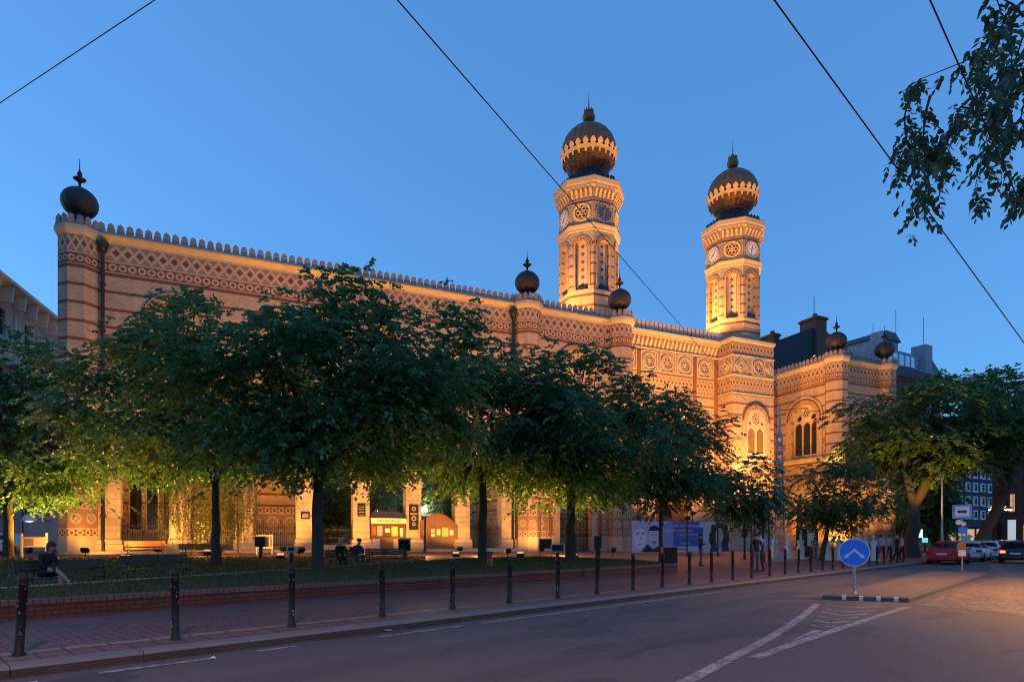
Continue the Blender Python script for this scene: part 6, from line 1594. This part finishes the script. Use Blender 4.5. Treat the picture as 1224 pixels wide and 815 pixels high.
# domed lamp by the left corner of the building
p = W(-43.2, -1.5); p.z = zg(p); t = thing('wall_lamp', 'pale blue half dome lamp on a post by the left building corner', 'lamp', p)
mb = MB(); mb.tube([(-.62, 0, 0), (-.62, 0, 3.6)], .05, 6); mb.build('post', M['iron'], t)
mb = MB(); P = [[(-.25 + .38 * math.sin(ph) * math.cos(a), .38 * math.sin(ph) * math.sin(a), 2.05 + .45 * math.cos(ph)) for a in [2 * PI * j / 16 for j in range(16)]] for ph in [R(90) * k / 6 for k in range(7)]]
mb.grid(P, True); mb.build('shade', plain('pale_blue_shade', (.45, .55, .6), .4), t)
mb = MB(); mb.lathe([(0, 2.0), (.2, 2.03), (.0, 2.1)], 14, (-.25, 0, 0)); mb.build('bulb', glow('cool_white_bulb', (.7, .9, 1.), 4.), t)
for px, d, lab in ((1186, 82, 'left of two far orange street lamps hanging over the road'), (1205, 80, 'right of two far orange street lamps hanging over the road')):
    p = at(px, 608, d); t = thing('street_lamp', lab, 'street lamp', p)
    mb = MB(); mb.bevbox(-.45, .45, -.2, .2, 0, .22, .05); mb.build('housing', M['iron'], t); mb = MB(); mb.bevbox(-.4, .4, -.17, .17, -.2, -.003, .05); mb.build('diffuser', M['sodium'], t)
    mb = MB(); mb.tube([(-9, 2, .9), (0, 0, .22), (9, -2, .9)], .02, 4); mb.build('span_wire', M['iron'], t)
# ------------------------------------------------------------------ overhead wires
def wire(label, a, b, r=.014, sag=.0):
    mb = MB(); a, b = Vector(a), Vector(b); pts = [a.lerp(b, k / 16) - EZ * (sag * 4 * (k / 16) * (1 - k / 16)) for k in range(17)]
    mb.tube(pts, r, 6); o = mb.build('overhead_wire', M['iron'], None); tag(o, label, 'wire', 'overhead wires across the sky')
wire('overhead wire crossing the top left corner of the sky', at(-120, 203, 24), at(330, -96, 15), .014)
wire('overhead wire running down past the left clock tower to the facade', at(440, -40, 13), W(18.6, 1.7, 14.6), .016)
wire('overhead wire running down the sky right of both towers', at(880, -62, 12), at(1290, 500, 27), .016)
wire('overhead wire passing in front of the drooping twigs', at(1085, -60, 5.5), at(1260, 335, 8.5), .007)
wire('cable strung from the lattice mast through the big street tree', W(30, -2.0, 12.2) if False else at(965, 492, 38.9), at(1290, 458, 52), .02, .15)
# litter on the road
for i, (px, py) in enumerate(((460, 754), (64, 803), (254, 788))):
    p = gp(px, py); mb = MB(); rnd = random.Random(i)
    s = (.13, .05, .05)[i]; mb.face([(-s, -s * .4, .01), (s * .2, -s * .6, .03), (s, s * .2, .012)]); mb.face([(-s, -s * .4, .01), (s * .2, -s * .6, .03), (0, s * .6, .05)]); mb.face([(s * .2, -s * .6, .03), (s, s * .2, .012), (0, s * .6, .05)])
    o = mb.build('litter', M['paper'], None, p); tag(o, ('crumpled pale litter in the gutter right of centre', 'scrap of white paper in the gutter at the far left', 'scrap of white paper at the kerb near the second bollard')[i], 'litter', 'litter by the kerb')
# ------------------------------------------------------------------ light
def lamp(kind, name, loc, energy, col, target=None, **k):
    l = bpy.data.lights.new(name, kind); l.energy = energy; l.color = col
    for a, v in k.items(): setattr(l, a, v)
    o = bpy.data.objects.new(name, l); COL.objects.link(o); o.location = loc
    if target is not None: o.rotation_euler = (Vector(target) - Vector(loc)).to_track_quat('-Z', 'Y').to_euler()
    return o
WARM, AMBER, SOD = (1., .42, .085), (1., .43, .06), (1., .42, .13)
LEAFY = (1., .5, .05)
LENS = glow('floodlight_lens', (1., .55, .2), .8)
nfl = [0]
def flood(loc, target, energy, cone, label, col=WARM, blend=.6, rad=.12):
    loc, target = Vector(loc), Vector(target); d = (target - loc).normalized()
    t = thing('floodlight', label, 'floodlight', loc, 0, 'floodlights lighting the synagogue')
    q = d.to_track_quat('-Z', 'Y').to_matrix().to_4x4()
    mb = MB(); mb.box(-.2, .2, -.15, .15, 0, .16, mat=q); mb.build('housing', M['iron'], t)
    mb = MB(); mb.box(-.17, .17, -.12, .12, -.012, -.003, mat=q); mb.build('lens', LENS, t)
    g_ = loc.z - zg(loc); bl = g_ + .05 if g_ < 8 else 1.15
    mb = MB(); mb.tube([(0, 0, -.02), (0, 0, -bl)], .03 if bl < 1.2 else .05, 6); mb.build('bracket' if bl < 1.2 else 'post', M['iron'], t)
    lamp('SPOT', 'floodlight_beam', loc + d * .08, energy, col, target, spot_size=R(cone), spot_blend=blend, shadow_soft_size=rad)
def wz(t, s, dz=.35): p = W(t, s); p.z = zg(p) + dz; return p
ENERGY = 1.0
for t_, s_, e, z in ((-40.2, -3.4, 1300, 4), (-36.5, -2.6, 2600, 6), (-33, -2.6, 2200, 6), (-29, -2.6, 2400, 6), (-24.5, -3.2, 2200, 6), (-20.5, -3.2, 1900, 6), (-16.5, -3.2, 1900, 6), (-10, -4., 2200, 6)):
    flood(wz(t_, s_), W(t_ + 1, .2, z), e * .75, 120, 'low floodlight at the foot of the arcade, near pillar %d from the left' % (round((t_ + 39.5) / 4.05) + 1) if t_ > -40 else 'low floodlight at the foot of the left corner turret', AMBER)
    lamp('POINT', 'lawn_fill_light', wz(t_ - .5, -8.8, .7), 300, AMBER, shadow_soft_size=.2)  # added fill light with no fixture, brightens the back lawn
for t_, e in ((-24, 4500), (-16, 8000), (-8, 10500), (-1.5, 9500)):
    flood(W(t_, -11, 3.2 if t_ > -5 else .9), W(t_ + 1, 0, 16.5), e * ENERGY, 85, 'tall facade floodlight on the forecourt, aimed at the flank above arch %d' % (round((t_ + 39.5) / 4.05) + 1))
flood(W(4.5, -4.5, 3.9), W(9, 3.9, 15), 25000, 110, 'floodlight facing the main front from behind the banner')
flood(W(13.5, -4.5, 3.9), W(15.5, 3, 15), 23000, 110, 'floodlight facing the right tower base from the forecourt')
flood(W(23.2, -1.5, .9), W(27.9, 3.4, 10.5), 6500, 120, 'bright floodlight at the foot of the side wing inner wall', AMBER)
flood(W(26.5, -3.0, .9), W(28.0, 0.2, 6.5), 2600, 130, 'floodlight close to the right corner turret', AMBER)
flood(W(31, -6.5, .9), W(32.5, 0, 11), 6500, 100, 'floodlight facing the side wing front', AMBER)
for c, nm in zip(TW, ('left', 'right')):
    for x_, y_, z, e in (((-7.2, 1.3, 22.2, 8000), (5.0, 4.25, 23.5, 7000)) if nm == 'left' else ((11.6, 4.25, 23.5, 8000), (28.3, 3.0, 22.4, 13000))):
        dx = x_ - c[0]
        flood(W(x_, y_, z), W(c[0], c[1], 30.0), e * .8, 110, 'roof floodlight %s of the %s clock tower' % ('left' if dx < 0 else 'right', nm), WARM)
for t_ in (4.5, 13.5): flood(W(t_, -13, 4.5), W(t_ - 3 if t_ < 9 else t_ + 3.5, 4.8, 38), 26000, 26, 'added narrow beam floodlight on the forecourt brightening the %s dome' % ('left' if t_ < 9 else 'right'), WARM)  # extra pair added to brighten the gilded bands and domes
lamp('POINT', 'street_lamp_light', LAMP.location + Vector((0, 0, 3.2)), 1100, SOD, shadow_soft_size=.15)
lamp('POINT', 'side_street_lamp_light', (-30.5, 47, 9.5), 9000, SOD, shadow_soft_size=.3)
lamp('POINT', 'far_street_lamp_light', at(1195, 600, 81), 2500, SOD, shadow_soft_size=.3)
flood(Vector((gx(1112, 45.5), 45.5, .6)), Vector((gx(1104, 47), 47, 7.5)), 4500, 70, 'ground floodlight aimed up into the big street tree', LEAFY)
flood(W(-29, -14, 1.1), W(-36.5, 0, 16.5), 8000, 70, 'forecourt floodlight aimed at the upper left end of the flank')
lamp('POINT', 'garden_lamp_light', at(507, 604, 57.4), 500, (1., .93, .8), shadow_soft_size=.3)
# lit tree undersides come from ground spots
flood(Vector((gx(55, 31.6), 31.6, .8)), Vector((gx(50, 31.4), 31.4, 6.0)), 3800, 140, 'ground floodlight under the leftmost lawn tree', LEAFY)
flood(Vector((gx(150, 30.5), 30.5, .8)), Vector((gx(155, 30), 30, 6.0)), 3200, 135, 'ground floodlight between the two leftmost lawn trees', LEAFY)
for px_, d_, e_, lab in ((335, 31, 2600, 'ground floodlight behind the biggest lawn tree'), (432, 32, 1900, 'ground floodlight on the lawn behind the couple on the bench'), (545, 34, 1900, 'ground floodlight between the shed and the straight dark tree'), (622, 34.5, 1700, 'ground floodlight between the hydrant tree and the forked tree')):
    flood(Vector((gx(px_, d_), d_, .85)), Vector((gx(px_, d_ - 2), d_ - 2, 6.0)), e_, 125, lab, LEAFY)
flood(Vector((gx(686, 32.2), 32.2, .8)), Vector((gx(684, 31.6), 31.6, 4.5)), 1500, 100, 'ground floodlight behind the forked lawn tree', LEAFY)
flood(Vector((gx(250, 35), 34.8, .9)), Vector((gx(255, 38), 38, 3.6)), 1600, 165, 'ground floodlight in front of the weeping tree', AMBER)
# wire-hung street lamps above and beside the road, out of frame
def hung(label, p, e, col=SOD, cone=160):
    t = thing('hanging_street_lamp', label, 'street lamp', p, CA, 'wire hung street lamps over the road')
    mb = MB(); mb.bevbox(-.5, .5, -.2, .2, 0, .22, .05); mb.build('housing', M['iron'], t); mb = MB(); mb.bevbox(-.42, .42, -.16, .16, -.06, -.003, .03); mb.build('diffuser', M['sodium'], t)
    mb = MB(); mb.tube([(0, -14, 1.2), (0, -6, .6), (0, 0, .22)], .012, 4); mb.build('span_wire', M['iron'], t)
    lamp('SPOT', 'street_lamp_beam', Vector(p) - EZ * .1, e, col, Vector(p) - EZ * 5, spot_size=R(cone), spot_blend=.7, shadow_soft_size=.25)
hung('wire hung lamp above the near roadway', (-1.5, -1.0, 9.5), 5600)
hung('wire hung lamp above the road to the right', (17.6, 17.2, 8.0), 11500, (1., .43, .045), 150)
hung('wire hung lamp far along the road', tuple(G(62, -9, 8.8)), 2500)
# ------------------------------------------------------------------ sky
w = bpy.data.worlds.new('World'); sc.world = w; w.use_nodes = True; nt = w.node_tree
s = nt.nodes.new('ShaderNodeTexSky'); s.sky_type = 'NISHITA'; s.sun_disc = False
s.sun_elevation = R(3); s.sun_rotation = R(-75); s.ozone_density = 4.2; s.air_density = 1.; s.dust_density = .3
bg = nt.nodes['Background']
sk = X(nt, s.outputs[0])
c = mixc(nt, .5, sk, (.175, .50, 1.16))
nt.links.new(c.k, bg.inputs[0]); bg.inputs[1].default_value = .71
sc.view_settings.view_transform = 'Standard'; sc.view_settings.look = 'None'; sc.view_settings.exposure = 0; sc.view_settings.gamma = 1
sc.cycles.max_bounces = 5; sc.cycles.diffuse_bounces = 3; sc.cycles.glossy_bounces = 2; sc.cycles.transmission_bounces = 2; sc.cycles.caustics_reflective = False; sc.cycles.caustics_refractive = False
sc.cycles.sample_clamp_indirect = 4.
sc.cycles.pixel_filter_type = 'BLACKMAN_HARRIS'; sc.cycles.filter_width = 1.05
